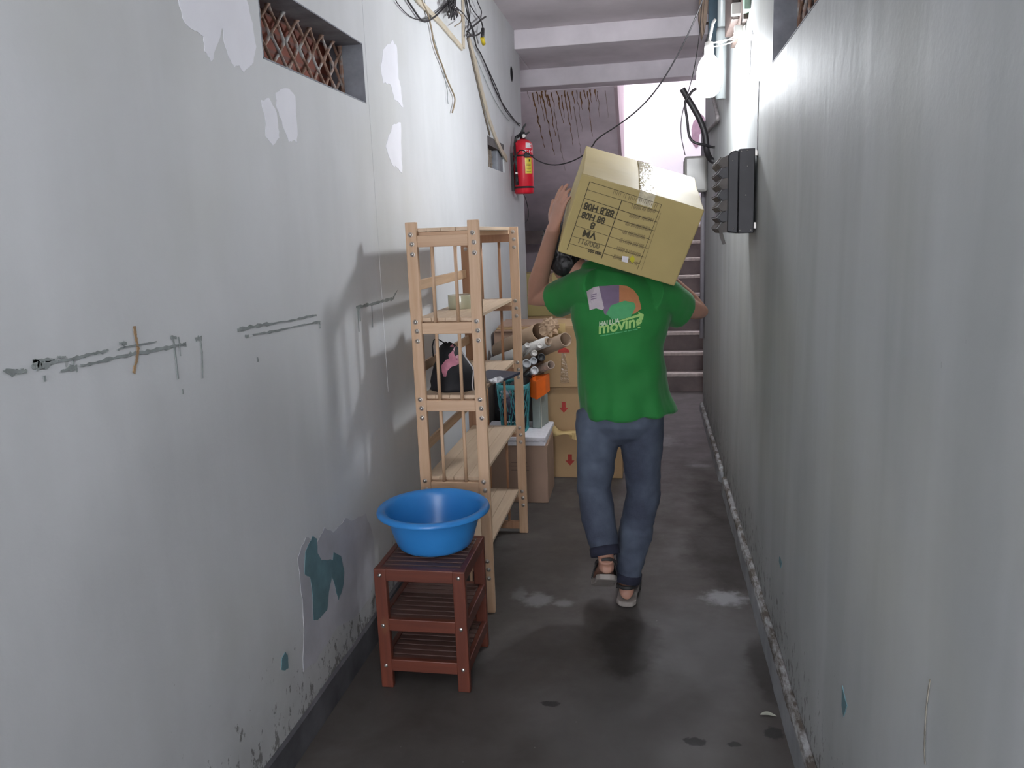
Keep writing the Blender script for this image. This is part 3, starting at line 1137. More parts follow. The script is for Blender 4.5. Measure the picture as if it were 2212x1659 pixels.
f = M_bas.noise(M_bas.geo, 6, 3)
M_bas.link(M_bas.ramp(f, [(0.3, (0.030, 0.21, 0.56)), (0.7, (0.036, 0.245, 0.62))]), M_bas.b.inputs['Base Color'])
M_bas.b.inputs['Roughness'].default_value = 0.3
M_bas.b.inputs['Subsurface Weight'].default_value = 0.0
bc0 = V(-0.757, 2.545, QZ + 0.001)
g = MB()
prof = [(0.0001, 0.006), (0.108, 0.006), (0.122, 0.012), (0.134, 0.03), (0.150, 0.085), (0.163, 0.135), (0.172, 0.146), (0.183, 0.150), (0.193, 0.147), (0.1985, 0.138), (0.1975, 0.130), (0.194, 0.132), (0.190, 0.140), (0.182, 0.144), (0.172, 0.1385), (0.166, 0.130),
        (0.1535, 0.085), (0.138, 0.030), (0.128, 0.009), (0.116, 0.001), (0.0001, 0.001)]
g.lathe(prof, bc0, n=96)
o = g.build('basin', M_bas.m)
md = o.modifiers.new('sub', 'SUBSURF')
md.levels = md.render_levels = 1
tag(o, 'round blue plastic wash basin standing on the small red-brown rack', 'basin')

# ================================================================== fire extinguisher on the left wall near its end
ec = pY(1130, 350, 6.05)
EX, EY = -0.945, 6.05
ex = thing('fire_extinguisher', 'red fire extinguisher with yellow label on the end of the left wall', 'fire extinguisher', (EX, EY, 1.81))
M_redx = simple('red_gloss_enamel', (0.62, 0.012, 0.03), 0.3, 0.06, 6)
zb, ztp = 1.797, 2.185
R_ = 0.073
g = MB()
g.lathe([(0.0001, 0), (0.066, 0), (R_, 0.012), (R_, ztp - zb - 0.045), (0.067, ztp - zb - 0.022), (0.05, ztp - zb - 0.004), (0.03, ztp - zb + 0.006), (0.018, ztp - zb + 0.01), (0.0001, ztp - zb + 0.011)], V(EX, EY, zb), n=48)
cyl = g.build('cylinder', M_redx, ex)
g = MB()
g.lathe([(0.0745, 0), (0.0755, 0.0), (0.0755, 0.012), (0.0745, 0.012), (0.0745, 0)], V(EX, EY, 2.065), n=48)
g.lathe([(0.0745, 0), (0.0765, 0.0), (0.0765, 0.014), (0.0745, 0.014), (0.0745, 0)], V(EX, EY, 1.835), n=48)
g.box(XL, XL + 0.022, EY - 0.02, EY + 0.02, 1.82, 2.1)
g.build('bracket', M_black, ex)
g = MB()
g.box(EX + 0.02, EX + 0.062, EY - 0.092, EY - 0.064, 2.053, 2.087)
g.build('buckle', M_black, ex, bevel=0.006)
g = MB()
hz = ztp
g.lathe([(0.0001, 0.06), (0.017, 0.06), (0.02, 0.04), (0.02, 0.008), (0.0001, 0.008)], V(EX, EY, hz), n=20)
g.tube([V(EX - 0.01, EY, hz + 0.045), V(EX - 0.045, EY - 0.03, hz + 0.02), V(EX - 0.055, EY - 0.035, hz - 0.03)], [0.014, 0.012, 0.009], 10)
g.build('valve', M_black, ex)
g = MB()
g.prism([V(EX - 0.02, EY - 0.009, hz + 0.05), V(EX + 0.005, EY - 0.009, hz + 0.10), V(EX + 0.03, EY - 0.009, hz + 0.125), V(EX + 0.024, EY - 0.009, hz + 0.105), V(EX + 0.012, EY - 0.009, hz + 0.085), V(EX + 0.004, EY - 0.009, hz + 0.045)], V(0, 0.018, 0))
g.prism([V(EX - 0.02, EY - 0.008, hz + 0.03), V(EX + 0.05, EY - 0.008, hz + 0.062), V(EX + 0.052, EY - 0.008, hz + 0.052), V(EX - 0.015, EY - 0.008, hz + 0.015)], V(0, 0.016, 0))
g.build('handle', M_black, ex, bevel=0.002)
g = MB()
g.lathe([(0.0001, 0.012), (0.013, 0.01), (0.014, 0), (0.0001, 0)], V(EX + 0.012, EY - 0.022, hz + 0.028), (0, -1, 0), 18)
g.build('gauge', M_white, ex, label='white pressure gauge')
g = MB()
g.tube([V(EX - 0.055, EY - 0.035, hz - 0.02), V(EX - 0.052, EY - 0.07, hz - 0.06), V(EX - 0.045, EY - 0.082, hz - 0.15), V(EX - 0.043, EY - 0.084, 1.95)], 0.0085, 10)
g.tube([V(EX - 0.043, EY - 0.084, 1.937), V(EX - 0.041, EY - 0.085, 1.86)], [0.011, 0.0125], 12)
g.build('hose', M_black, ex)
g = MB()
g.tube([V(EX - 0.043, EY - 0.084, 1.952), V(EX - 0.043, EY - 0.084, 1.935)], 0.010, 12)
g.build('hose_collar', M_white, ex)
bv = bvh_of(cyl)


def ex_lab(name, x0, x1, z0, z1, m, off=0.0006, lab=None):
    return project_decal(name, [(x0, z0), (x1, z0), (x1, z1), (x0, z1)], (V(EX, EY - 0.3, 0), V(1, 0, 0), V(0, 0, 1), V(0, 1, 0)), bv, m, ex, off, 0.01, lab)


M_yel = simple('yellow_label', (0.72, 0.58, 0.06), 0.4, 0.08, 60)
M_wlab = simple('white_label', (0.75, 0.72, 0.74), 0.4, 0.05, 60)
M_ink = simple('dark_print_ink', (0.03, 0.03, 0.03), 0.6, 0.2, 30)
ex_lab('label', 0.022, 0.066, 1.94, 2.052, M_yel, lab='yellow instruction label')
ex_lab('label', 0.030, 0.066, 2.122, 2.165, M_wlab, lab='white sticker')
for i in range(6):
    ex_lab('print_line', 0.032, 0.060, 1.952 + i * 0.011, 1.9545 + i * 0.011, M_ink, 0.001)
ex_lab('print_symbol', 0.048, 0.058, 2.025, 2.042, M_ink, 0.001)


def text_mesh(txt, size, bold=0.0, shear=0.0, space=1.0):
    cu = bpy.data.curves.new('t', 'FONT')
    cu.body = txt
    cu.size = size
    cu.offset = bold
    cu.shear = shear
    cu.space_character = space
    cu.align_x = 'CENTER'
    cu.align_y = 'CENTER'
    o = bpy.data.objects.new('t', cu)
    C.objects.link(o)
    dg = bpy.context.evaluated_depsgraph_get()
    dg.update()
    me = bpy.data.meshes.new_from_object(o.evaluated_get(dg))
    bpy.data.objects.remove(o)
    return me


def xf(me, M):
    me = me.copy()
    me.transform(M)
    return me


tm = text_mesh('BC H', 0.028, 0.001)
project_decal('lettering', xf(tm, Matrix.Translation(V(0.040, 2.098, 0))), (V(EX, EY - 0.3, 0), V(1, 0, 0), V(0, 0, 1), V(0, 1, 0)), bv, M_wlab, ex, 0.0008, 0.02)

# folded scrap of paper stuck on the left wall past the rack
g = MB()
pp = [pX(1112, 552, XL), pX(1118, 540, XL), pX(1121, 556, XL), pX(1119, 566, XL), pX(1114, 571, XL), pX(1111, 563, XL)]
for p in pp:
    p.x = XL + 0.004
g.prism(pp, V(-0.003, 0, 0))
tag(g.build('paper_scrap', simple('lilac_white_paper', (0.62, 0.58, 0.62), 0.7, 0.05, 20)), 'small pale paper scrap stuck to the left wall beyond the rack', 'paper')

# ================================================================== trunking and wires on the left wall


def on_wall(pts, X=XL, off=0.01):
    sg = 1 if X < 0 else -1
    return [pX(x, y, X + sg * off) for x, y in pts]


def trunk(pts, w, label, m=M_conduit, off=0.007, th=0.010):
    P = on_wall(pts, XL, off)
    g = MB()
    R = []
    for i, p in enumerate(P):
        a, b = P[max(0, i - 1)], P[min(len(P) - 1, i + 1)]
        t_ = (b - a).normalized()
        s_ = t_.cross(V(1, 0, 0)).normalized()
        R.append([p + s_ * w / 2 + V(th / 2, 0, 0), p - s_ * w / 2 + V(th / 2, 0, 0), p - s_ * w / 2 - V(th / 2, 0, 0), p + s_ * w / 2 - V(th / 2, 0, 0)])
    g.rings(R, True, False)
    o = g.build('cable_trunking', m, bevel=0.0015)
    tag(o, label, 'cable trunking')
    return o


trunk([(845, -90), (880, -30), (902, 0), (950, 48), (998, 104)], 0.028, 'slanting cream trunking strip running down to the point of the V on the left wall')
trunk([(999, -100), (1000, -30), (1000, 0), (1001, 50), (1001.5, 104)], 0.030, 'upright cream trunking strip forming the right arm of the V on the left wall')
trunk([(1013, 85), (1027, 135), (1042, 200), (1058, 262), (1072, 302), (1084, 328), (1095, 344)], 0.042, 'long bent trunking strip hanging down to the small vent on the left wall')


def wire(name, P, r, m, label, cat='cable', group=None, n=7, parent=None):
    # smooth the path a little
    Q = [Vector(p) for p in P]
    for _ in range(2):
        q = [Q[0]]
        for a, b in zip(Q, Q[1:]):
            q += [a.lerp(b, 0.25), a.lerp(b, 0.75)]
        q.append(Q[-1])
        Q = q
    g = MB()
    g.tube(Q, r, n)
    o = g.build(name, m, parent)
    if not parent:
        tag(o, label, cat, group)
    return o


M_wtan = simple('tan_wire', (0.27, 0.21, 0.14), 0.6, 0.2, 20)
wire('wire', on_wall([(908, -75), (908, 0), (922, 22), (932, 60), (936, 90), (944, 115), (955, 140), (963, 165), (974, 190), (982, 208), (983, 220), (977, 243)], off=0.012), 0.0042, M_wtan, 'tan wire hanging down the middle of the left wall with a hooked end')
wire('wire', on_wall([(915, -75), (915, 0), (926, 40), (935, 75), (948, 120), (958, 155), (965, 190), (967, 200), (966, 212), (968, 224)], off=0.009), 0.002, M_bare, 'thin grey wire beside the hooked tan wire on the left wall')
wire('wire', on_wall([(850, -75), (850, -5), (868, 20), (885, 36), (905, 44), (925, 38), (945, 25), (968, 4)], off=0.010), 0.0022, M_cable, 'thin grey wire looping between the top edge and the black tangle')
wire('wire', on_wall([(876, -75), (876, -5), (890, 15), (902, 34), (913, 47), (925, 46), (945, 32), (968, 6)], off=0.013), 0.0045, M_cable, 'thick black wire looping below the top edge of the left wall')
wire('wire', on_wall([(1028, -75), (1028, -5), (1036, 15), (1041, 25), (1038, 38), (1040, 48), (1043, 62)], off=0.04), 0.003, M_cable, 'short black wire ending above the yellow connector')
wire('wire', on_wall([(1010, -75), (1010, -5), (1015, 10), (1025, 27), (1036, 40), (1043, 52), (1043, 64)], off=0.03), 0.003, M_cable, 'black wire crossing to the yellow connector from the left')
wire('wire', on_wall([(1006, -75), (1006, -5), (1012, 25), (1014, 48), (1022, 62), (1026, 85), (1028, 100), (1037, 113), (1050, 142), (1064, 180), (1078, 212), (1100, 245), (1122, 272)], off=0.012), 0.0042, M_cable, 'long black wire running down the left wall to the fire extinguisher')
wire('wire', on_wall([(1003, -75), (1003, -5), (1009, 30), (1020, 60), (1027, 98), (1038, 115), (1052, 145), (1066, 175), (1076, 198), (1086, 228), (1098, 248), (1115, 264), (1124, 268)], off=0.022), 0.0035, M_cable, 'second black wire beside the long one above the fire extinguisher')
wire('wire', on_wall([(1012, 85), (1040, 152), (1062, 205), (1082, 240), (1100, 262)], off=0.008), 0.0018, M_bare, 'faint thin grey wire behind the long black wires on the left wall')
wire('wire', on_wall([(1010, 82), (1022, 138), (1038, 208), (1048, 252), (1058, 292)], off=0.006), 0.006, simple('brown_flat_cable', (0.16, 0.13, 0.10), 0.6, 0.2, 20), 'brown flat cable along the left edge of the long bent trunking')
wire('wire', on_wall([(1009, 68), (1028, 52), (1040, 42), (1049, 36)], off=0.03), [0.004, 0.006, 0.006, 0.007] and 0.0055, M_cable, 'stiff black cable end pointing up right beside the V trunking')
wire('wire', on_wall([(1010, 80), (1020, 76), (1030, 77), (1040, 69)], off=0.035), 0.005, M_cable, 'short black cable link left of the yellow connector')
wire('wire', on_wall([(982, 10), (990, 20), (998, 26), (1006, 36), (1014, 48), (1018, 56), (1012, 66), (1008, 78)], off=0.03), 0.0028, M_cable, 'thin dark wire from the black tangle crossing behind the V trunking')
wire('wire', on_wall([(985, 24), (993, 28), (998, 36), (996, 48), (990, 52), (982, 57)], off=0.035), 0.0028, M_wtan, 'short curled wire end below the black tangle')
wire('wire', on_wall([(1012, -75), (1012, -5), (1016, 20), (1014, 40), (1009, 62), (1016, 76), (1024, 80)], off=0.018), 0.003, M_cable, 'dark wire curling back at the top of the long bent trunking')
cn = thing('cable_connector', 'black connector with a yellow cap dangling from wires on the left wall', 'connector', on_wall([(1042, 78)], off=0.04)[0])
P = on_wall([(1043, 62), (1042, 82)], off=0.04)
g = MB()
g.tube(P, 0.011, 10)
g.build('connector_body', M_cable, cn)
P = on_wall([(1041.5, 82), (1045, 95)], off=0.04)
g = MB()
g.tube(P, 0.013, 8)
g.build('yellow_cap', simple('yellow_plastic', (0.62, 0.47, 0.03), 0.4, 0.1, 20), cn)
# tangle of black wire ends: a bundle nobody could count
g = MB()
rnd = random.Random(3)
base = on_wall([(974, -6)], off=0.04)[0]
for i in range(34):
    x, y = 966 + rnd.random() * 22, -8
    pts = []
    ln = rnd.uniform(12, 52)
    for j in range(7):
        tt = j / 6
        pts.append((x + (972 - x) * 0.6 * tt + rnd.uniform(-4, 5) * tt, y + ln * tt))
    off = rnd.uniform(0.012, 0.07)
    g.tube(on_wall(pts, off=off), 0.004 * rnd.uniform(0.5, 1.3), 5)
for i in range(9):
    x, y = 982, 20 + rnd.random() * 14
    pts = [(974, y - 8)]
    for j in range(5):
        pts.append((976 + 3.0 * j + rnd.uniform(-3, 3), y + rnd.uniform(-7, 7)))
    g.tube(on_wall(pts, off=0.05), 0.0035, 5)
tag(g.build('wire_tangle', M_cable), 'dense black tangle of cut wires high on the left wall', 'wires', kind='stuff')

# thin wire sagging across the corridor
P = [pY(1522, -12, 4.45)]
for (x, y), Y in zip([(1500, 45), (1470, 108), (1430, 178), (1390, 228), (1340, 268), (1288, 300), (1279, 318), (1258, 338), (1228, 352), (1195, 358), (1165, 350), (1145, 335), (1120, 318)], [4.5, 4.6, 4.75, 4.9, 5.05, 5.2, 5.25, 5.35, 5.5, 5.6, 5.75, 5.85, 5.93]):
    P.append(pY(x, y, Y))
P.append(V(XL + 0.015, 5.95, 1.95))
wire('wire', P, 0.0042, M_cable, 'thin black wire sagging across the corridor from the meter board to the extinguisher')
wire('wire', [pY(1517, -12, 5.3)] + [pY(x, y, 5.3) for x, y in ((1512, 70), (1500, 150), (1485, 205), (1472, 250), (1470, 290), (1480, 335))], 0.0028, M_cable, 'very thin dark wire hanging past the bulb to the white junction box')
wire('wire', [pX(1131, 420, XL + 0.02), pY(1136, 430, 6.62), pY(1142, 455, 6.66), pY(1141, 475, 6.66), pY(1134, 482, 6.62), V(XL - 0.01, 6.63, 1.58)], 0.003, M_cable, 'thin wire loop below the fire extinguisher at the wall end')

# ================================================================== right wall: meter board group, conduit, cables, black rack
mbrd = thing('meter_board', 'dark weathered wooden meter board above the bulb on the right wall', 'electrical board', (XR, 4.1, 2.4))
M_oldw = wood('weathered_dark_wood', (0.10, 0.065, 0.05), (0.035, 0.025, 0.022), 'z', 0.8)
g = MB()
g.box(XR - 0.02, XR - 0.001, 3.78, 4.36, 2.38, 3.0)
g.build('board', M_oldw, mbrd, bevel=0.003)
g = MB()
g.box(XR - 0.055, XR - 0.02, 3.95, 4.3, 2.42, 2.75)
g.build('meter_case', simple('dark_brown_bakelite', (0.05, 0.035, 0.03), 0.5, 0.3, 20), mbrd, bevel=0.006)
g = MB()
g.box(XR - 0.025, XR - 0.001, 3.70, 3.775, 2.40, 3.0)
g.build('side_batten', simple('pale_green_paint', (0.22, 0.32, 0.25), 0.6, 0.2, 12), mbrd, bevel=0.002, label='pale green side batten')
for (x, y, Y) in ((1586, 18, 3.93), (1592, 66, 3.9)):
    g = MB()
    c_ = pY(x, y, Y)
    g.box(min(c_.x, XR - 0.03) - 0.012, XR - 0.012, Y - 0.02, Y + 0.018, c_.z - 0.03, c_.z + 0.02)
    g.build('terminal', M_white, mbrd, bevel=0.003, label='white ceramic terminal')
pl = thing('wall_plank', 'dark teal painted wooden plank standing edge-on beside the grey conduit', 'plank', (0.36, 4.95, 2.5))
g = MB()
g.box(0.322, 0.375, 4.9, 4.94, 2.42, 3.04)
g.build('plank', simple('dark_teal_blue_paint', (0.006, 0.022, 0.034), 0.5, 0.2, 16), pl, bevel=0.002)
g = MB()
g.box(0.36, XR, 4.92, 4.98, 2.6, 2.66)
g.build('bracket', M_oldw, pl)
cd = thing('conduit_pipe', 'grey plastic conduit pipe on the right wall passing behind the bulb', 'pipe', (0.385, 4.5, 2.2))
g = MB()
pa, pb = pY(1560, -20, 4.5), pY(1562, 60, 4.5)
g.tube([V(pa.x, 4.5, 3.04), V(pa.x, 4.5, pb.z)], 0.021, 16)
g.tube([V(pa.x, 4.5, pb.z), V(pa.x - 0.001, 4.5, pb.z - 0.03), V(pa.x - 0.001, 4.5, 2.16)], [0.024, 0.028, 0.026], 16)
g.build('pipe', simple('grey_pvc', (0.13, 0.14, 0.14), 0.4, 0.08, 10), cd)
g = MB()
g.box(pa.x - 0.01, XR, 4.49, 4.51, 2.5, 2.52)
g.build('clamp', M_screw, cd)
# hanging kraft sheets
kf = thing('paper_sheets', 'brown wrapping paper cone tucked up against the beam by the teal plank', 'paper', (0.3, 5.6, 2.75))
M_kraft = simple('kraft_paper', (0.27, 0.20, 0.15), 0.85, 0.18, 12, bump=0.2)
Yk = 5.6
a0 = [pY(1512, -8, Yk), pY(1525, -8, Yk), pY(1524, 60, Yk), pY(1517, 82, Yk), pY(1514, 60, Yk), pY(1510, 34, Yk)]
g = MB()
g.prism(a0, V(0, 0.12, 0))
g.build('outer_sheet', M_kraft, kf, bevel=0.002)
a0 = [pY(1523, -8, Yk - 0.1), pY(1531, -8, Yk - 0.1), pY(1527, 40, Yk - 0.1), pY(1522, 70, Yk - 0.1), pY(1519, 40, Yk - 0.1)]
g = MB()
g.prism(a0, V(0, 0.08, 0))
g.build('inner_sheet', M_kraft, kf, bevel=0.002)
g = MB()
g.tube([V(0.33, 5.62, 2.80), V(XR, 5.62, 2.80)], 0.008, 8)
g.build('peg', M_oldw, kf)

# thick cable stubs at the wall end
wire('cable', [pY(x, y, 5.6) for x, y in ((1474, 192), (1484, 210), (1500, 236), (1512, 258), (1521, 282), (1525, 300), (1526, 326))] + [V(XR - 0.03, 5.65, 1.95), V(XR, 5.65, 1.93)], 0.0195, M_cable, 'thick black armoured cable stub leaning left from the right wall end', n=12)
wire('cable', [pY(x, y, 5.55) for x, y in ((1504, 191), (1493, 198), (1488, 209), (1480, 217), (1480, 232), (1485, 262), (1487, 290), (1494, 305), (1508, 311), (1520, 312))] + [V(XR - 0.02, 5.6, 2.02), V(XR, 5.6, 2.02)], 0.0085, M_cable, 'thinner black cable bowed left below the thick cable stub')
wire('cable', [pX(x, y, XR - 0.02) for x, y in ((1541, 212), (1546, 232), (1551, 252), (1550, 262), (1543, 270), (1534, 278), (1528, 286))], 0.012, simple('dirty_grey_hose', (0.22, 0.2, 0.2), 0.6, 0.4, 40), 'dirty grey cable curving below the bulb on the right wall')
# conduit lower on the wall corner
g = MB()
g.tube([V(XR - 0.02, 6.50, 0.62), V(XR - 0.02, 6.50, 2.3)], 0.018, 12)
tag(g.build('conduit_pipe', simple('lilac_grey_pvc', (0.33, 0.31, 0.34), 0.5, 0.1, 10)), 'lilac grey vertical pipe on the far edge of the right wall', 'pipe')
# white junction box
jb = thing('junction_box', 'white plastic junction box at the far end of the right wall', 'electrical box', (0.32, 6.3, 1.86))
g = MB()
q0, q1 = pY(1478, 390, 6.3), pY(1519, 336, 6.3)
g.box(q0.x, XR - 0.001, 6.28, 6.42, q0.z - 0.09, q1.z)
g.build('box', simple('aged_white_plastic', (0.42, 0.41, 0.38), 0.25, 0.05, 8), jb, bevel=0.02, seg=4)
g = MB()
g.box(q0.x - 0.004, q0.x + 0.004, 6.31, 6.39, q0.z - 0.05, q1.z - 0.03)
g.build('lid_edge', M_cable, jb, bevel=0.002)

# black slotted rack
br = thing('letter_rack', 'black metal slotted rack screwed to the right wall below the lamp', 'wall rack', (XR, 3.45, 1.62))
M_brk = simple('black_painted_metal', (0.022, 0.022, 0.026), 0.42, 0.3, 8, metal=0.2)
M_brk2 = simple('dusty_black_metal', (0.10, 0.09, 0.085), 0.6, 0.35, 16)
BY = 3.35
g = MB()
g.box(0.342, 0.403, BY, BY + 0.30, 1.470, 1.800)
body = g.build('end_plate', M_brk, br, bevel=0.003)
g = MB()
g.prism([V(0.300, BY, 1.478), V(0.3415, BY, 1.470), V(0.3415, BY, 1.792), V(0.325, BY, 1.795), V(0.312, BY, 1.792), V(0.300, BY, 1.775)], V(0, 0.29, 0))
g.build('side_channel', M_brk, br, bevel=0.004)
for i in range(7):
    z0 = 1.775 - i * 0.043
    g = MB()
    g.prism([V(0.301, BY + 0.01, z0 + 0.004), V(0.276, BY + 0.01, z0 - 0.006), V(0.262, BY + 0.01, z0 - 0.026), V(0.280, BY + 0.01, z0 - 0.042), V(0.301, BY + 0.01, z0 - 0.041)], V(0, 0.012, 0))
    g.prism([V(0.276, BY + 0.022, z0 - 0.004), V(0.258, BY + 0.022, z0 - 0.024), V(0.256, BY + 0.022, z0 - 0.021), V(0.274, BY + 0.022, z0)], V(0.0, 0.265, 0.0))
    g.prism([V(0.280, BY + 0.022, z0 - 0.042), V(0.262, BY + 0.022, z0 - 0.026), V(0.258, BY + 0.022, z0 - 0.026), V(0.276, BY + 0.022, z0 - 0.044)], V(0.0, 0.265, 0.0))
    g.build('slot_fin', M_brk if i % 2 else M_brk2, br, bevel=0.001)
g = MB()
g.prism([V(0.266, BY + 0.006, 1.50), V(0.276, BY + 0.006, 1.50), V(0.296, BY + 0.006, 1.43), V(0.284, BY + 0.006, 1.428), V(0.272, BY + 0.006, 1.46)], V(0, 0.012, 0))
g.build('hanging_tab', M_brk2, br)
for x, z in ((0.350, 1.789), (0.373, 1.792), (0.375, 1.731), (0.317, 1.755), (0.392, 1.482), (0.35, 1.482), (0.325, 1.49), (0.37, 1.62)):
    g = MB()
    g.lathe([(0.0001, 0.002), (0.002, 0.0018), (0.0028, 0.0005), (0.0028, -0.001)], V(x, BY, z), (0, -1, 0), 12)
    g.build('rivet', M_screw, br)
g = MB()
for z in (1.785, 1.50):
    g.box(0.4, XR + 0.002, BY + 0.03, BY + 0.06, z - 0.012, z + 0.012)
g.build('wall_bracket', M_screw, br)

# ================================================================== the stored goods beside the wall, behind the rack
M_ct1 = simple('pinkish_brown_cardboard', (0.34, 0.225, 0.165), 0.75, 0.07, 5.0, bump=0.04)
M_ct2 = simple('tan_cardboard', (0.42, 0.275, 0.14), 0.72, 0.07, 5.0, bump=0.04)
M_ct3 = simple('yellow_tan_cardboard', (0.43, 0.335, 0.135), 0.6, 0.06, 5.0, bump=0.04)
M_flap = simple('pale_inner_cardboard', (0.52, 0.38, 0.17), 0.7, 0.07, 8)
M_tape = simple('glossy_brown_tape', (0.30, 0.20, 0.11), 0.12, 0.2, 40, bump=0.3)
M_clear = simple('glossy_clear_tape', (0.62, 0.56, 0.40), 0.08, 0.25, 45, bump=0.5)
M_redink = simple('red_print', (0.40, 0.04, 0.03), 0.7, 0.2, 20)
M_foam = simple('white_polystyrene', (0.74, 0.73, 0.78), 0.8, 0.05, 60, bump=0.15)


def frame(o, ang):
    return Matrix.Translation(Vector(o)) @ Matrix.Rotation(radians(ang), 4, 'Z')


def carton(label, o, W, D, H, m, ang=0, group=None, tape=True, flaps=True):
    """closed cardboard carton; o = its front left bottom corner"""
    M = frame(o, ang)
    c = M @ V(W / 2, D / 2, 0)
    t = thing('cardboard_box', label, 'cardboard box', c, group)
    g = MB()
    g.box(0, W, 0, D, 0, H - 0.004, M)
    g.build('body', m, t, bevel=0.005, seg=3)
    if flaps:
        for a, b in ((0.001, W / 2 - 0.001), (W / 2 + 0.001, W - 0.001)):
            g = MB()
            g.box(a, b, 0.001, D - 0.001, H - 0.0045, H, M)
            g.build('flap', m, t, bevel=0.001)
    if tape:
        g = MB()
        g.box(W / 2 - 0.025, W / 2 + 0.025, 0, D, H - 0.0002, H + 0.0012, M)
        g.box(W / 2 - 0.025, W / 2 + 0.025, -0.0012, 0, H - 0.07, H + 0.0012, M)
        g.build('tape', M_tape, t)
    return t, M


def mark(t, M, pts, m, name='printed_mark', off=0.0013, label=None):
    """flat printed shape on the front face of a carton (local x, z)"""
    g = MB()
    g.prism([M @ V(x, -off, z) for x, z in pts], (M.to_3x3() @ V(0, off * 0.9, 0)))
    o = g.build(name, m, t)
    if label:
        o['label'] = label
    return o


def arrow_pts(x, z, s, down=True):
    q = [(-0.35, 1.0), (0.35, 1.0), (0.35, -0.1), (0.8, -0.1), (0, -1.0), (-0.8, -0.1), (-0.35, -0.1)]
    return [(x + a * s, z + b * s) for a, b in q]


def umbrella(t, M, x, z, s):
    pts = [(x + s * cos(a), z + s * 0.8 * sin(a)) for a in [pi * i / 14 for i in range(15)]]
    mark(t, M, pts, M_redink, label='red umbrella symbol')
    mark(t, M, [(x - 0.03 * s, z - 0.8 * s), (x + 0.05 * s, z - 0.8 * s), (x + 0.05 * s, z), (x - 0.03 * s, z)], M_redink)


# front carton on the floor with foam slabs
t, M = carton('tall pinkish-brown carton with two black down arrows, on the floor behind the rack', (-0.985, 4.215, 0), 0.405, 0.34, 0.335, M_ct1, 1.0, tape=False)
for x in (0.252, 0.274):
    mark(t, M, [(x - 0.0022, 0.165), (x + 0.0022, 0.165), (x + 0.0022, 0.125), (x + 0.006, 0.127), (x, 0.112), (x - 0.006, 0.127), (x - 0.0022, 0.125)], M_ink, 'down_arrow')
for x0, x1, z0, z1 in ((0.242, 0.285, 0.10, 0.1015), (0.242, 0.285, 0.178, 0.1795), (0.242, 0.2432, 0.10, 0.1795), (0.284, 0.285, 0.10, 0.1795), (0.20, 0.30, 0.19, 0.196), (0.18, 0.30, 0.215, 0.2185), (0.20, 0.29, 0.235, 0.2385)):
    mark(t, M, [(x0, z0), (x1, z0), (x1, z1), (x0, z1)], simple('faded_print', (0.2, 0.13, 0.1), 0.7), 'print_line')
for i, z in enumerate((0.336, 0.3645)):
    g = MB()
    Mf = frame((-0.97 + 0.004 * i, 4.207 - 0.002 * i, z), 0.5 - i)
    g.box(0, 0.382, 0, 0.37, 0, 0.0275, Mf)
    o = g.build('foam_slab', M_foam, bevel=0.007, seg=3)
    tag(o, 'white polystyrene slab, %s one on the pinkish carton' % ('lower' if i == 0 else 'upper'), 'polystyrene slab', 'polystyrene slabs on the pinkish carton')
# teal basket
bx0, bx1, bz0, bz1 = -0.872, -0.690, 0.3935, 0.672
bk = thing('basket', 'teal openwork plastic basket full of odds and ends on the polystyrene', 'basket', (-0.78, 4.36, bz0))
M_bk = simple('teal_plastic', (0.05, 0.27, 0.30), 0.35, 0.1, 10)


def bpt(u, w, inset=0.0):
    """u round the rim 0..1, w height 0..1"""
    hw = (0.074 + 0.021 * w) - inset
    hd = (0.085 + 0.022 * w) - inset
    a = 2 * pi * u
    ca, sa = cos(a), sin(a)
    q = 1 / max(abs(ca) ** 4 + abs(sa) ** 4, 1e-9) ** 0.25
    return V(-0.779 + hw * ca * q, 4.365 + hd * sa * q, bz0 + (bz1 - bz0) * w)


g = MB()
for w0, w1 in ((0, 0.06), (0.90, 1.0)):
    rr = []
    for (w, ins) in ((w0, 0), (w1, 0), (w1, 0.004), (w0, 0.004)):
        rr.append([bpt(i / 60, w, ins) for i in range(60)])
    rr.append(rr[0])
    g.rings(rr, False, True)
rr = [[bpt(i / 60, 0.02, 0.001) for i in range(60)], [bpt(i / 60, 0.03, 0.001) for i in range(60)]]
g.rings(rr, True, False)
rnd = random.Random(5)
NB = 34
for i in range(NB):
    u = i / NB
    v0 = u + rnd.uniform(-0.01, 0.01)
    w = 0.04
    while w < 0.93:
        w1 = min(0.95, w + rnd.uniform(0.16, 0.34))
        v1 = v0 + rnd.choice((-1, 1)) * rnd.uniform(0.018, 0.048)
        pts = [bpt(v0 + (v1 - v0) * j / 3, w + (w1 - w) * j / 3, 0.002) for j in range(4)]
        g.tube(pts, 0.0027, 5, smooth=False)
        w, v0 = w1, v1
g.build('basket_body', M_bk, bk)
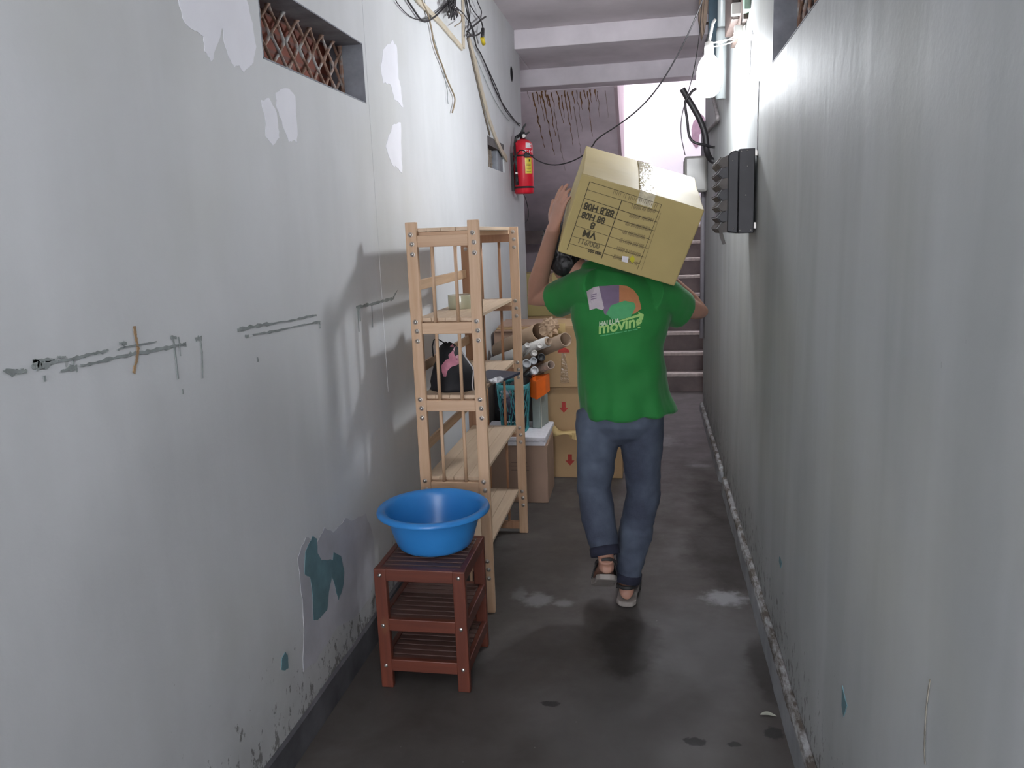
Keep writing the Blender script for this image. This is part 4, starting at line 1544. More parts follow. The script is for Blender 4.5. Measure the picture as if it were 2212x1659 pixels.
# things in the basket
g = MB()
g.tube([V(-0.735, 4.36, 0.42), V(-0.715, 4.38, 0.70)], 0.033, 20)
tag(g.build('canister', M_black, bevel=0.003), 'black round canister standing upright in the teal basket', 'canister')
g = MB()
g.lathe([(0.020, 0), (0.030, 0), (0.030, 0.006), (0.020, 0.006), (0.020, 0)], V(-0.713, 4.375, 0.7035), (0.07, 0.07, 1), 24)
for i, (x, y, z, r, nm_, lb, cc) in enumerate(((-0.80, 4.33, 0.52, 0.06, 'cloth_bundle', 'dark navy cloth bundle stuffed in the teal basket', (0.02, 0.025, 0.05)), (-0.83, 4.40, 0.60, 0.035, 'plastic_bag', 'crumpled pale plastic bag at the top of the teal basket', (0.45, 0.42, 0.5)), (-0.775, 4.40, 0.63, 0.035, 'plastic_tub', 'small dark round tub in the teal basket', (0.06, 0.06, 0.07)))):
    if i == 0:
        g.bm.free()
    g = MB()
    rows = []
    for a in range(1, 12):
        th = pi * a / 12
        rows.append([V(x, y, z) + V(sin(th) * cos(2 * pi * b / 24), sin(th) * sin(2 * pi * b / 24), -cos(th) * 1.1) * r * (1 + 0.25 * mnoise.noise(V(a * .7, b * .6, i * 9)) * (b not in (0, 23))) for b in range(24)])
    g.rings(rows)
    tag(g.build(nm_, simple(nm_ + '_stuff', cc, 0.4, 0.3, 20, bump=0.3)), lb, nm_.replace('_', ' '))
# grey-green box with an orange lid box
t, M = carton('small grey-green cardboard box with a printed white side beside the teal basket', (-0.685, 4.40, 0.393), 0.05, 0.14, 0.185, simple('grey_green_card', (0.27, 0.31, 0.29), 0.5, 0.08, 8), -12, tape=False, flaps=False)
Mo = frame((-0.632, 4.39, 0.393), -14)
g = MB()
g.box(0, 0.004, 0, 0.13, 0.0, 0.20, Mo @ Matrix.Rotation(radians(40), 4, 'Z'))
pb = bpy.data.objects.new('x', None)
o = g.build('printed_board', simple('printed_white_card', (0.52, 0.50, 0.42), 0.6, 0.12, 30), bevel=0.001)
bpy.data.objects.remove(pb)
adopt(o, t)
o['label'] = 'white side panel with black print'
for i in range(4):
    g = MB()
    g.box(0.0042, 0.0048, 0.02 + i * 0.028, 0.034 + i * 0.028, 0.02, 0.17 - 0.02 * (i % 2), Mo @ Matrix.Rotation(radians(40), 4, 'Z'))
    g2 = g.build('print_block', simple('grey_print', (0.2, 0.19, 0.17), 0.6, 0.3, 60))
    adopt(g2, t)
g = MB()
Mo = frame((-0.688, 4.37, 0.583), -10)
g.prism([Mo @ V(0, 0, 0), Mo @ V(0.045, -0.02, -0.012), Mo @ V(0.088, 0.02, 0.015), Mo @ V(0.088, 0.10, 0.02), Mo @ V(0, 0.10, 0)], V(0, 0, 0.105))
tag(g.build('small_box', simple('orange_card', (0.72, 0.13, 0.015), 0.35, 0.12, 10), bevel=0.002), 'bright orange small box on top of the grey-green box', 'box')

# carton column
FX, FY = -0.622, 4.70
t, M = carton('bottom carton of the tall stack, flaps half open, red arrow on its front', (FX, FY, 0), 0.44, 0.40, 0.285, M_ct2, 0, 'cartons with red printed symbols', tape=False)
mark(t, M, arrow_pts(0.118, 0.115, 0.036), M_redink, label='red down arrow')
g = MB()
fl = []
for i in range(13):
    u = i / 12
    x = -0.01 + 0.20 * u
    zt = 0.29 + 0.055 * exp(-((u - 0.13) / 0.16) ** 2) + 0.012 * u + 0.004
    zb_ = 0.278 - 0.012 * cos(6.5 * u)
    fl.append([M @ V(x, -0.035 - 0.02 * sin(5 * u), zb_), M @ V(x, -0.012 - 0.01 * sin(7 * u), zt)])
vs = [[g.bm.verts.new(p) for p in r] for r in fl]
for a, b in zip(vs, vs[1:]):
    g.bm.faces.new((a[0], b[0], b[1], a[1]))
for f in g.bm.faces:
    f.smooth = True
g.build('open_flap', M_flap, t, solid=0.004)
g = MB()
fl = []
for i in range(9):
    u = i / 8
    x = 0.12 + 0.15 * u
    fl.append([M @ V(x, -0.045 * sin(pi * u) - 0.012, 0.262 - 0.010 * sin(pi * u)), M @ V(x, -0.01 - 0.02 * sin(pi * u), 0.292)])
vs = [[g.bm.verts.new(p) for p in r] for r in fl]
for a, b in zip(vs, vs[1:]):
    g.bm.faces.new((a[0], b[0], b[1], a[1]))
g.build('open_flap', M_flap, t, solid=0.004)
t, M = carton('middle carton of the tall stack with a small red arrow', (FX - 0.02, FY + 0.02, 0.288), 0.45, 0.40, 0.282, M_ct2, 2, 'cartons with red printed symbols', tape=True)
mark(t, M, arrow_pts(0.105, 0.155, 0.034), M_redink, label='red down arrow')
t, M = carton('top carton of the tall stack with a red umbrella and shiny tape', (FX - 0.03, FY, 0.572), 0.45, 0.42, 0.375, M_ct2, 1.5, 'cartons with red printed symbols')
umbrella(t, M, 0.125, 0.215, 0.036)
g = MB()
g.prism([M @ V(0.112, -0.0016, 0.21), M @ V(0.135, -0.0016, 0.21), M @ V(0.155, -0.0016, 0.03), M @ V(0.10, -0.0016, 0.03)], V(0, -0.0012, 0))
g.build('tape', M_tape, t)
g = MB()
g.prism([M @ V(0.0, -0.004, 0.33), M @ V(0.14, -0.03, 0.335), M @ V(0.14, -0.03, 0.395), M @ V(0.03, -0.02, 0.39)], V(0, 0.004, 0))
g.build('open_flap', M_flap, t, bevel=0.001)

# cartons further back
t, M = carton('plain brown carton against the left wall under the flattened cardboard', (XL + 0.022, 5.02, 0), 0.36, 0.40, 0.88, M_ct1, 0, tape=False)
for i in range(3):
    g = MB()
    Mf = frame((XL + 0.035 + 0.01 * i, 5.0 + 0.01 * i, 0.8815 + i * 0.013), 1.5 * i)
    g.box(0, 0.46 - 0.02 * i, 0, 0.38, 0, 0.012, Mf)
    tag(g.build('flattened_cardboard', M_ct1 if i != 1 else M_ct2, bevel=0.002), ['lowest', 'middle', 'topmost'][i] + ' flattened cardboard sheet piled behind the paper rolls', 'cardboard', 'flattened cardboard sheets')
t, M = carton('large tan carton on the floor beyond the end of the left wall', (-1.25, 6.70, 0), 0.80, 0.42, 0.80, M_ct2, 0, tape=False)
t, M = carton('big yellowish carton with a red umbrella, upper one beyond the wall end', (-1.25, 6.70, 0.802), 0.78, 0.42, 0.36, M_ct3, 0, tape=True)
umbrella(t, M, 0.245, 0.175, 0.045)

# black rubbish bag the rolls lie on
g = MB()
rows = []
for a in range(0, 15):
    w = a / 14
    hw = 0.155 * (1 - 0.35 * w ** 3)
    hd = 0.17 * (1 - 0.35 * w ** 3)
    rows.append([V(-0.845 + hw * cos(2 * pi * b / 30) * (1 + 0.12 * mnoise.noise(V(cos(2 * pi * b / 30) * 2, sin(2 * pi * b / 30) * 2, w * 3))), 4.795 + hd * sin(2 * pi * b / 30) * (1 + 0.12 * mnoise.noise(V(cos(2 * pi * b / 30) * 3, w * 4, 7))), 0.001 + 0.705 * w) for b in range(30)])
g.rings(rows)
tag(g.build('rubbish_bag', simple('black_bin_liner', (0.015, 0.015, 0.018), 0.3, 0.3, 10, bump=0.5)), 'full black plastic sack behind the carton and polystyrene, under the paper rolls', 'plastic sack')

# rolls and tubes: (end pixel, end Y, radius, far point, colours, label)
M_whitep = simple('white_paper_roll', (0.60, 0.58, 0.55), 0.6, 0.06, 10)
M_kr2 = simple('brown_kraft_roll', (0.40, 0.28, 0.185), 0.75, 0.1, 10, bump=0.1)
M_tub = simple('brown_card_tube', (0.33, 0.24, 0.17), 0.7, 0.12, 12)
M_hole = simple('tube_inside', (0.10, 0.065, 0.04), 0.9, 0.2, 12)
M_greycap = simple('grey_plastic_cap', (0.33, 0.34, 0.36), 0.4, 0.1, 12)


def roll(name, label, a, b, r, m, rin=0.6, cap=None, mi=None, taper=1.0):
    a, b = Vector(a), Vector(b)
    t = thing(name, label, 'paper roll' if 'roll' in name else 'tube', a, 'rolls and tubes')
    ax = (b - a).normalized()
    L = (b - a).length
    if cap is None:
        g = MB()
        g.lathe([(r * rin, 0.25 * L), (r * rin, 0), (r, 0), (r * taper, L), (r * rin * taper, L), (r * rin, 0.25 * L)], a, ax, 36)
        g.build('sheet' if 'roll' in name else 'tube_wall', m, t)
        if mi:
            g = MB()
            g.lathe([(r * rin * 0.98, 0.2 * L), (r * rin * 0.98, -0.012), (r * rin * 0.72, -0.012), (r * rin * 0.72, 0.2 * L), (r * rin * 0.98, 0.2 * L)], a, ax, 30)
            g.build('core', mi, t)
    else:
        g = MB()
        g.lathe([(0.0001, 0.0005), (r * 0.96, 0.0005), (r, 0.004), (r, L), (0.0001, L)], a, ax, 30)
        g.build('tube_wall', m, t)
        g = MB()
        g.lathe([(0.0001, -0.004), (r * 0.72, -0.004), (r * 0.76, -0.010), (r * 1.0, -0.010), (r * 1.06, -0.006), (r * 1.06, 0.02), (r * 1.005, 0.02), (r * 1.005, 0.0), (0.0001, 0.0)], a, ax, 30)
        g.build('cap', cap, t)
    return t


roll('paper_roll', 'large loose kraft paper roll with a torn end, topmost of the pile', pY(1166, 716, 4.52), pX(1078, 757, -0.97), 0.052, M_kr2, 0.93)
roll('paper_roll', 'thick white paper roll on a brown core below the kraft roll', pY(1183, 738, 4.44), pX(1066, 781, -0.97), 0.030, M_whitep, 0.75, mi=M_tub)
roll('cardboard_tube', 'widest brown cardboard tube with a dark open end facing out', pY(1222, 733, 4.42), pX(1092, 790, -0.93), 0.040, M_tub, 0.9)
roll('cardboard_tube', 'narrow pale tube with a white cap left of the thick white roll', pY(1138, 747, 4.40), pX(1078, 823, -0.95), 0.0155, M_whitep, cap=M_whitep)
roll('cardboard_tube', 'narrow pale tube with a plain white cap just under the thick white roll', pY(1165, 747, 4.40), pX(1090, 800, -0.93), 0.0155, M_whitep, cap=M_whitep)
roll('cardboard_tube', 'slim brown tube with a white cap in the middle of the pile', pY(1154, 763, 4.39), pX(1100, 800, -0.90), 0.0165, M_tub, cap=M_whitep)
roll('cardboard_tube', 'black capped tube at the right middle of the pile', pY(1169, 772, 4.42), pX(1118, 800, -0.85), 0.022, M_black, cap=M_black)
roll('cardboard_tube', 'grey capped tube between the white capped and black tubes', pY(1152, 780, 4.37), pX(1110, 815, -0.86), 0.0205, M_tub, cap=M_greycap)
roll('cardboard_tube', 'white ringed grey capped tube, leftmost of the lower caps', pY(1137, 786, 4.34), pX(1098, 828, -0.88), 0.0245, M_whitep, cap=M_greycap)
roll('cardboard_tube', 'clear capped silvery tube, lowest in the pile', pY(1154, 801, 4.33), pX(1112, 830, -0.84), 0.0225, simple('silver_tube', (0.35, 0.35, 0.36), 0.2, 0.1, 10, metal=0.7), cap=simple('clear_cap', (0.45, 0.45, 0.46), 0.08, 0.3, 40))
roll('paper_roll', 'small pale paper roll with a frayed red-brown dark open end at the lower right', pY(1190, 788, 4.42), pX(1130, 812, -0.82), 0.024, simple('mottled_paper', (0.45, 0.36, 0.30), 0.7, 0.35, 25), 0.82)
# crumpled kraft paper at the end of the big roll
g = MB()
rows = []
cc = pY(1186, 706, 4.50)
for a in range(1, 12):
    th = pi * a / 12
    rows.append([cc + V(0.050 * sin(th) * cos(2 * pi * b / 26), 0.03 * sin(th) * sin(2 * pi * b / 26), -0.042 * cos(th)) * (1 + 0.75 * mnoise.noise(V(3.3 * sin(th) * cos(2 * pi * b / 26), 3.3 * sin(th) * sin(2 * pi * b / 26), 3.3 * cos(th)))) for b in range(26)])
g.rings(rows, smooth=False)
tag(g.build('crumpled_paper', M_kr2), 'crumpled brown paper wad stuffed beside the end of the large kraft roll', 'paper')

# ================================================================== the carried carton
BW, BH, BD = 0.443, 0.295, 0.427
Rb = Matrix.Rotation(0.036, 3, 'Z') @ Matrix.Rotation(0.317, 3, 'X') @ Matrix.Rotation(0.337, 3, 'Y')
Ob = V(-0.078, 2.87, 1.495)
Mb = Matrix.Translation(Ob) @ Rb.to_4x4()          # origin: centre of the front face, x across, y deep, z up
ux, uy, uz = Rb.col[0].copy(), Rb.col[1].copy(), Rb.col[2].copy()
box_t = thing('carried_box', 'large yellow-tan carton with a printed table, carried on the man\'s shoulders', 'cardboard box', Ob + uy * BD / 2 - uz * BH / 2)
g = MB()
NX = 10
bm = g.bm
g.box(-BW / 2, BW / 2, 0, BD, -BH / 2, BH / 2)
bmesh.ops.subdivide_edges(bm, edges=bm.edges[:], cuts=9, use_grid_fill=True)
for v in bm.verts:
    p = v.co
    fx, fy, fz = p.x / (BW / 2), (p.y - BD / 2) / (BD / 2), p.z / (BH / 2)
    bul = 0.010
    n_ = 0.002 * mnoise.noise(p * 9)
    if abs(abs(fx) - 1) < 1e-4:
        p.x += math.copysign(bul * (1 - fy * fy) * (1 - fz * fz), fx) + n_
    if abs(abs(fy) - 1) < 1e-4 and fy > 0:
        p.y += bul * (1 - fx * fx) * (1 - fz * fz) + n_
    if abs(abs(fz) - 1) < 1e-4 and fz > 0:
        p.z += 0.5 * bul * (1 - fx * fx) * (1 - fy * fy) + n_
    v.co = Mb @ p
for f in bm.faces:
    f.smooth = False
g.build('body', M_ct3, box_t, bevel=0.004, seg=2)
# top flap seams and clear tape over top and front edge
g = MB()
for i in range(12):
    y0, y1 = BD * i / 12, BD * (i + 1) / 12

    def tz(x, y):
        fx, fy = x / (BW / 2), (y - BD / 2) / (BD / 2)
        return BH / 2 + 0.005 * (1 - fx * fx) * (1 - fy * fy) + 0.0022
    v = [Mb @ V(x, y, tz(x, y)) for x, y in ((-0.012, y0), (0.044, y0), (0.044, y1), (-0.012, y1))]
    g.poly(v)
g.poly([Mb @ V(-0.012, 0, BH / 2 + 0.002), Mb @ V(0.044, 0, BH / 2 + 0.002), Mb @ V(0.046, -0.0016, BH / 2 - 0.045), Mb @ V(-0.010, -0.0016, BH / 2 - 0.045)])
bmesh.ops.remove_doubles(g.bm, verts=g.bm.verts, dist=0.0003)
g.build('tape', M_clear, box_t, solid=0.0008)
g = MB()
g.tube([Mb @ V(0.016, 0.004, BH / 2 + 0.001), Mb @ V(0.016, BD * 0.5, BH / 2 + 0.0045), Mb @ V(0.016, BD - 0.004, BH / 2 + 0.001)], 0.0012, 6)
g.build('flap_seam', M_tape, box_t)


def fp(px, py):
    d = ray(px, py)
    t = (Ob - EYE).dot(uy) / d.dot(uy)
    q = EYE + d * t - Ob
    return q.dot(ux), q.dot(uz)


M_inkb = simple('brown_black_print', (0.055, 0.045, 0.022), 0.7, 0.25, 60)
M_inkf = simple('faint_brown_print', (0.17, 0.135, 0.065), 0.7, 0.2, 60)


def fline(a, b, w, m=M_inkb, name='table_line'):
    a, b = Vector(a), Vector(b)
    d = (b - a).normalized()
    n = Vector((-d.y, d.x)) * w / 2
    g = MB()
    g.prism([Mb @ V(q.x, -0.0012, q.y) for q in (a + n, a - n, b - n, b + n)], -uy * 0.0006)
    g.build(name, m, box_t)


def c4(x, y):
    return fp(1140 + x / 3.7714, 290 + y / 3.7714)


TL, TR, BRt, BLt = c4(505, 385), c4(1090, 572), c4(892, 1100), c4(320, 940)
ML_t, ML_b = c4(768, 532), c4(600, 1010)
fline(TL, BLt, 0.0022)
fline(TL, TR, 0.0014)
fline(TR, BRt, 0.0014)
fline(ML_t, ML_b, 0.0028)
fline(c4(1083, 640), c4(925, 1110), 0.001, M_inkf)
rows_l = [(483, 450), (462, 520), (440, 600), (416, 665), (386, 742), (360, 828), (340, 888)]
rows_r = [(1075, 632), (1052, 715), (1026, 785), (1000, 858), (975, 930), (950, 1000), (925, 1060)]
for i, (a, b) in enumerate(zip(rows_l, rows_r)):
    fline(c4(*a), c4(*b), 0.0012 if i not in (1, 2) else 0.0018)


def ftext(txt, x, y, size, m=M_inkb, bold=0.0008, rot=180, sx=1.0):
    me = text_mesh(txt, size, bold)
    cx_, cz_ = c4(x, y)
    me.transform(Mb @ Matrix(((1, 0, 0, cx_), (0, 0, -1, -0.0016), (0, 1, 0, cz_), (0, 0, 0, 1))) @ Matrix.Diagonal((sx, 1, 1, 1)) @ Matrix.Rotation(radians(rot), 4, 'Z'))
    me.materials.append(m)
    o = bpy.data.objects.new('lettering', me)
    C.objects.link(o)
    adopt(o, box_t)


ftext('88.8 H08', 582, 612, 0.034, sx=0.86, bold=0.0013)
ftext('88 H08', 535, 678, 0.033, sx=0.86, bold=0.0013)
ftext('8', 530, 742, 0.034, bold=0.0013)
ftext('VM', 503, 815, 0.036, bold=0.0012)
ftext('000/811', 498, 885, 0.028, M_inkf, sx=0.9)
ftext('000 000', 545, 958, 0.015)
g = MB()
rnd = random.Random(11)
for i in range(8):
    y0 = 0.045 + 0.105 * i
    for j in range(26):
        if rnd.random() < 0.12:
            continue
        u = (0.30 if i else 0.28) + 0.66 * j / 26
        if i == 0:
            L0 = Vector(c4(700 + j * 14, 472 + j * 4.6))
        else:
            a, b = Vector(ML_t).lerp(Vector(ML_b), (i - 0.5) / 7.2), Vector(TR).lerp(Vector(BRt), (i - 0.2) / 7.4)
            L0 = a.lerp(b, u)
        h = 0.0078 * rnd.uniform(0.7, 1.1)
        g.prism([Mb @ V(L0.x - 0.0008, -0.0012, L0.y - h), Mb @ V(L0.x + 0.0008, -0.0012, L0.y - h), Mb @ V(L0.x + 0.0008, -0.0012, L0.y + h), Mb @ V(L0.x - 0.0008, -0.0012, L0.y + h)], -uy * 0.0005)
o = g.build('fine_print', M_inkf, box_t)
o['kind'] = 'stuff'
for nm_, pts, m in (('sticker', [(770, 990), (822, 996), (814, 1046), (764, 1034)], M_wlab), ('sticker', [(838, 1000), (855, 985), (872, 1012), (862, 1045), (842, 1040), (832, 1020)], simple('yellow_sticker', (0.5, 0.45, 0.03), 0.4))):
    g = MB()
    g.prism([Mb @ V(q[0], -0.0014, q[1]) for q in (c4(*p) for p in pts)], -uy * 0.0005)
    g.build(nm_, m, box_t, label='white sticker' if m is M_wlab else 'yellow sticker')

# ================================================================== the man carrying it
M_skin = simple('skin', (0.40, 0.215, 0.155), 0.55, 0.08, 14, **{'Subsurface Weight': 0.08, 'Subsurface Radius': (0.01, 0.004, 0.002)})
M_hair = simple('black_hair', (0.010, 0.009, 0.010), 0.45, 0.3, 60, bump=0.5, stretch=(1, 1, 0.3))
k = NT('green_cotton')
f = k.noise(k.geo, 5, 3)
k.link(k.ramp(f, [(0.3, (0.006, 0.14, 0.022)), (0.7, (0.010, 0.19, 0.032))]), k.b.inputs['Base Color'])
k.b.inputs['Roughness'].default_value = 0.8
k.b.inputs['Sheen Weight'].default_value = 0.15
k.bump(k.noise(k.geo, 260, 2), 0.15, 0.001)
M_shirt = k.m
k = NT('washed_denim')
x, y, z = k.sep(k.geo)
f = k.noise(k.mapping((1, 1, 0.8)), 5.0, 4)
fade = k.ramp(f, [(0.38, (0.022, 0.029, 0.055)), (0.64, (0.085, 0.11, 0.155))])
k.link(k.mix(k.math('MULTIPLY', k.noise(k.mapping((1, 1, 1)), 300, 2), 0.25), fade, (0.14, 0.16, 0.2)), k.b.inputs['Base Color'])
k.b.inputs['Roughness'].default_value = 0.85
M_denim = k.m
M_cuff = simple('dark_denim_cuff', (0.016, 0.018, 0.035), 0.9, 0.2, 60)

man = thing('person', 'man in green t-shirt and rolled jeans walking away with a carton on his shoulders', 'person', (-0.1, 3.04, 0))


def ringxy(c, rx, ry, n=28, tilt=(0, 0)):
    c = Vector(c)
    return [c + V(rx * cos(2 * pi * k_ / n), ry * sin(2 * pi * k_ / n), rx * cos(2 * pi * k_ / n) * tilt[0] + ry * sin(2 * pi * k_ / n) * tilt[1]) for k_ in range(n)]


SHL, SHR = V(-0.270, 3.085, 1.285), V(0.035, 3.085, 1.245)
ELL, ELR = V(-0.487, 3.27, 1.235), V(0.188, 3.25, 1.165)
# hands
palmL = Mb @ V(-BW / 2 - 0.030, 0.115, -0.015)
fL = (uz * 0.97 + uy * 0.12 - ux * 0.05).normalized()
WRL = palmL - fL * 0.085 - ux * 0.01
palmR = Mb @ V(0.13, 0.33, -BH / 2 - 0.024)
fR = (-ux * 0.55 + uy * 0.75).normalized()
WRR = palmR - fR * 0.07 - uz * 0.02


def hand(g, wrist, f, n, sgn, curl=0.25, open_=1.0):
    """five-fingered hand: f = finger direction, n = palm normal, sgn = thumb side"""
    f = f.normalized()
    n = (n - n.dot(f) * f).normalized()
    s = f.cross(n).normalized() * sgn
    R = []
    for t_, w, th in ((-0.01, 0.026, 0.020), (0.012, 0.029, 0.017), (0.04, 0.037, 0.0155), (0.07, 0.042, 0.0145), (0.092, 0.041, 0.012)):
        c = wrist + f * t_
        R.append([c + s * w * cos(2 * pi * q / 18) + n * th * sin(2 * pi * q / 18) for q in range(18)])
    g.rings(R)
    for i, (off, ln, r) in enumerate(((0.032, 0.070, 0.0085), (0.0105, 0.080, 0.0088), (-0.011, 0.075, 0.0085), (-0.0315, 0.058, 0.0076))):
        p = wrist + f * (0.082 - 0.005 * abs(i - 1)) + s * off
        d = (f + s * off * 1.6 * open_).normalized()
        pts, a = [p], 0.0
        for j, q in enumerate((0.44, 0.31, 0.25)):
            a += curl * (0.5 + 0.4 * j) * (1 + 0.12 * i)
            dd = d * cos(a) + n * sin(a)
            pts.append(pts[-1] + dd * ln * q)
        g.tube(pts, [r * 1.05, r, r * 0.93, r * 0.78], 10)
        g.ell(pts[-1], (r * 0.8, r * 0.8, r * 0.8), n=6)
        g.ell(pts[1], (r * 1.04,) * 3, n=6)
    p = wrist + f * 0.018 + s * 0.026
    d1 = (f * 0.55 + s * 0.8 + n * 0.15).normalized()
    d2 = (f * 0.85 + s * 0.45 + n * 0.2).normalized()
    pts = [p, p + d1 * 0.034, p + d1 * 0.034 + d2 * 0.030, p + d1 * 0.034 + d2 * 0.052]
    g.tube(pts, [0.0145, 0.0115, 0.0098, 0.0078], 10)
    g.ell(pts[-1], (0.0080,) * 3, n=6)


HC = V(-0.345, 3.185, 1.408)
RH = Matrix.Rotation(radians(-14), 3, 'Y') @ Matrix.Rotation(radians(-24), 3, 'X') @ Matrix.Rotation(radians(8), 3, 'Z')
MH = Matrix.Translation(HC) @ RH.to_4x4()
body = MB()
# skull, jaw, nose, lips, ears (face looks along +Y of the head frame)
body.ell((0, -0.008, 0.028), (0.073, 0.092, 0.083), MH)
body.ell((0, 0.028, -0.035), (0.056, 0.060, 0.068), MH)
body.ell((0, 0.045, -0.070), (0.034, 0.038, 0.034), MH)
body.tube([MH @ V(0, 0.085, 0.012), MH @ V(0, 0.102, -0.018), MH @ V(0, 0.092, -0.030)], [0.009, 0.014, 0.012], 10)
body.tube([MH @ V(-0.022, 0.080, -0.052), MH @ V(0, 0.088, -0.050), MH @ V(0.022, 0.080, -0.052)], [0.004, 0.007, 0.004], 8)
body.tube([MH @ V(-0.035, 0.076, 0.026), MH @ V(0, 0.086, 0.024), MH @ V(0.035, 0.076, 0.026)], [0.008, 0.010, 0.008], 8)
for sx in (-1, 1):
    body.tube([MH @ V(sx * 0.074, -0.004, 0.022), MH @ V(sx * 0.083, -0.014, 0.008), MH @ V(sx * 0.078, -0.006, -0.022)], [0.012, 0.014, 0.009], 10, flat=1.3)
NB_ = V(-0.190, 3.12, 1.320)
body.tube([MH @ V(0, -0.018, -0.03), (MH @ V(0, -0.03, -0.08)).lerp(NB_, 0.35), NB_, V(-0.14, 3.10, 1.22)], [0.056, 0.054, 0.056, 0.06], 20)
# torso
body.rings([ringxy((-0.12, 3.045, 0.80), 0.14, 0.095), ringxy((-0.12, 3.045, 0.95), 0.135, 0.09), ringxy((-0.12, 3.055, 1.08), 0.15, 0.10), ringxy((-0.115, 3.075, 1.19), 0.155, 0.09, tilt=(-0.08, 0)), ringxy((-0.115, 3.09, 1.25), 0.13, 0.06, tilt=(-0.08, 0))])
# arms
for sh_, el_, wr_ in ((SHL, ELL, WRL), (SHR, ELR, WRR)):
    mid = sh_.lerp(el_, 0.45)
    body.tube([sh_ + (V(-0.115, 3.08, 1.24) - sh_) * 0.35, sh_, mid, el_.lerp(sh_, 0.12), el_, el_.lerp(wr_, 0.25), el_.lerp(wr_, 0.65), wr_], [0.055, 0.052, 0.046, 0.038, 0.037, 0.041, 0.032, 0.026], 16)
hand(body, WRL, fL, ux * 0.86 + uy * 0.5, 1, 0.16)
hand(body, WRR, fR, uz, 1, 0.15)
# legs under the jeans
HPL, HPR = V(-0.205, 3.045, 0.80), V(-0.045, 3.05, 0.80)
KNL, KNR = V(-0.232, 3.02, 0.49), V(-0.038, 3.075, 0.46)
ANL, ANR = V(-0.180, 2.905, 0.250), V(-0.108, 3.06, 0.082)
for hp_, kn_, an_ in ((HPL, KNL, ANL), (HPR, KNR, ANR)):
    body.tube([hp_, hp_.lerp(kn_, 0.5), kn_, kn_.lerp(an_, 0.35), kn_.lerp(an_, 0.8), an_], [0.08, 0.065, 0.048, 0.05, 0.034, 0.032], 16)


def foot(g, heel, fwd, upv, length=0.245):
    """bare foot: heel point on the sole, forward and up unit vectors"""
    fwd, upv = fwd.normalized(), upv.normalized()
    s = fwd.cross(upv)
    R = []
    for t_, w, h in ((0.0, 0.018, 0.030), (0.02, 0.030, 0.055), (0.06, 0.031, 0.068), (0.10, 0.032, 0.058), (0.15, 0.040, 0.040), (0.185, 0.044, 0.028), (0.205, 0.040, 0.022)):
        c = heel + fwd * t_ + upv * h / 2
        R.append([c + s * w * cos(2 * pi * q / 18) + upv * (h / 2) * sin(2 * pi * q / 18) for q in range(18)])
    g.rings(R)
    for i, (o_, r, ln) in enumerate(((-0.030, 0.012, 0.045), (-0.009, 0.009, 0.043), (0.007, 0.0085, 0.036), (0.021, 0.008, 0.029), (0.033, 0.0075, 0.020))):
        p = heel + fwd * 0.195 + s * o_ * foot.side + upv * 0.011
        g.tube([p, p + fwd * ln * 0.6 + upv * 0.002, p + fwd * ln], [r, r, r * 0.8], 8)


FUL = V(-0.13, 0.84, -0.50).normalized()
UUL = (V(0, 0.50, 0.84)).normalized()
UUL = (UUL - UUL.dot(FUL) * FUL).normalized()
HEL = V(-0.176, 2.875, 0.196)
FUR, UUR = V(0.06, 1, 0), V(0, 0, 1)
HER = V(-0.108, 3.01, 0.026)
foot.side = 1
foot(body, HEL, FUL, UUL)
body.tube([ANL, HEL + UUL * 0.045 + FUL * 0.035], [0.031, 0.032], 14)
foot.side = -1
foot(body, HER, FUR, UUR)
body.tube([ANR, HER + UUR * 0.04 + FUR * 0.04], [0.031, 0.032], 14)
remeshed(body, 'body', M_skin, man, 0.0048, 3)
# eyes and brows
for sx in (-1, 1):
    g = MB()
    g.ell((sx * 0.028, 0.074, 0.008), (0.0115, 0.010, 0.0085), MH, 8)
    g.build('eye', simple('eye_white', (0.6, 0.58, 0.55), 0.2, 0.02), man)
# hair: cap over skull and nape with ragged strands
hr = MB()
hr.ell((0, -0.022, 0.040), (0.081, 0.096, 0.086), MH)
hr.ell((0, -0.050, -0.005), (0.070, 0.060, 0.062), MH)
hr.ell((0, -0.048, -0.045), (0.064, 0.050, 0.062), MH)
rnd = random.Random(2)
for i in range(90):
    a = rnd.uniform(-1.25, 1.25)
    el_ = rnd.uniform(-0.5, 1.3)
    d = V(sin(a) * cos(el_), -cos(a) * cos(el_), sin(el_))
    p = V(d.x * 0.074, -0.03 + d.y * 0.078, 0.01 + d.z * 0.10)
    dn = (V(d.x * 0.5, d.y * 0.5, -1.0 if el_ < 0.6 else 0.1) + V(rnd.uniform(-.25, .25), rnd.uniform(-.2, .2), 0)).normalized()
    ln = rnd.uniform(0.018, 0.034)
    hr.tube([MH @ p, MH @ (p + dn * ln * 0.6), MH @ (p + dn * ln)], [0.006, 0.0045, 0.0012], 6)
remeshed(hr, 'hair', M_hair, man, 0.004, 1, fold=lambda p: 0.0022 * mnoise.noise(p * 70))

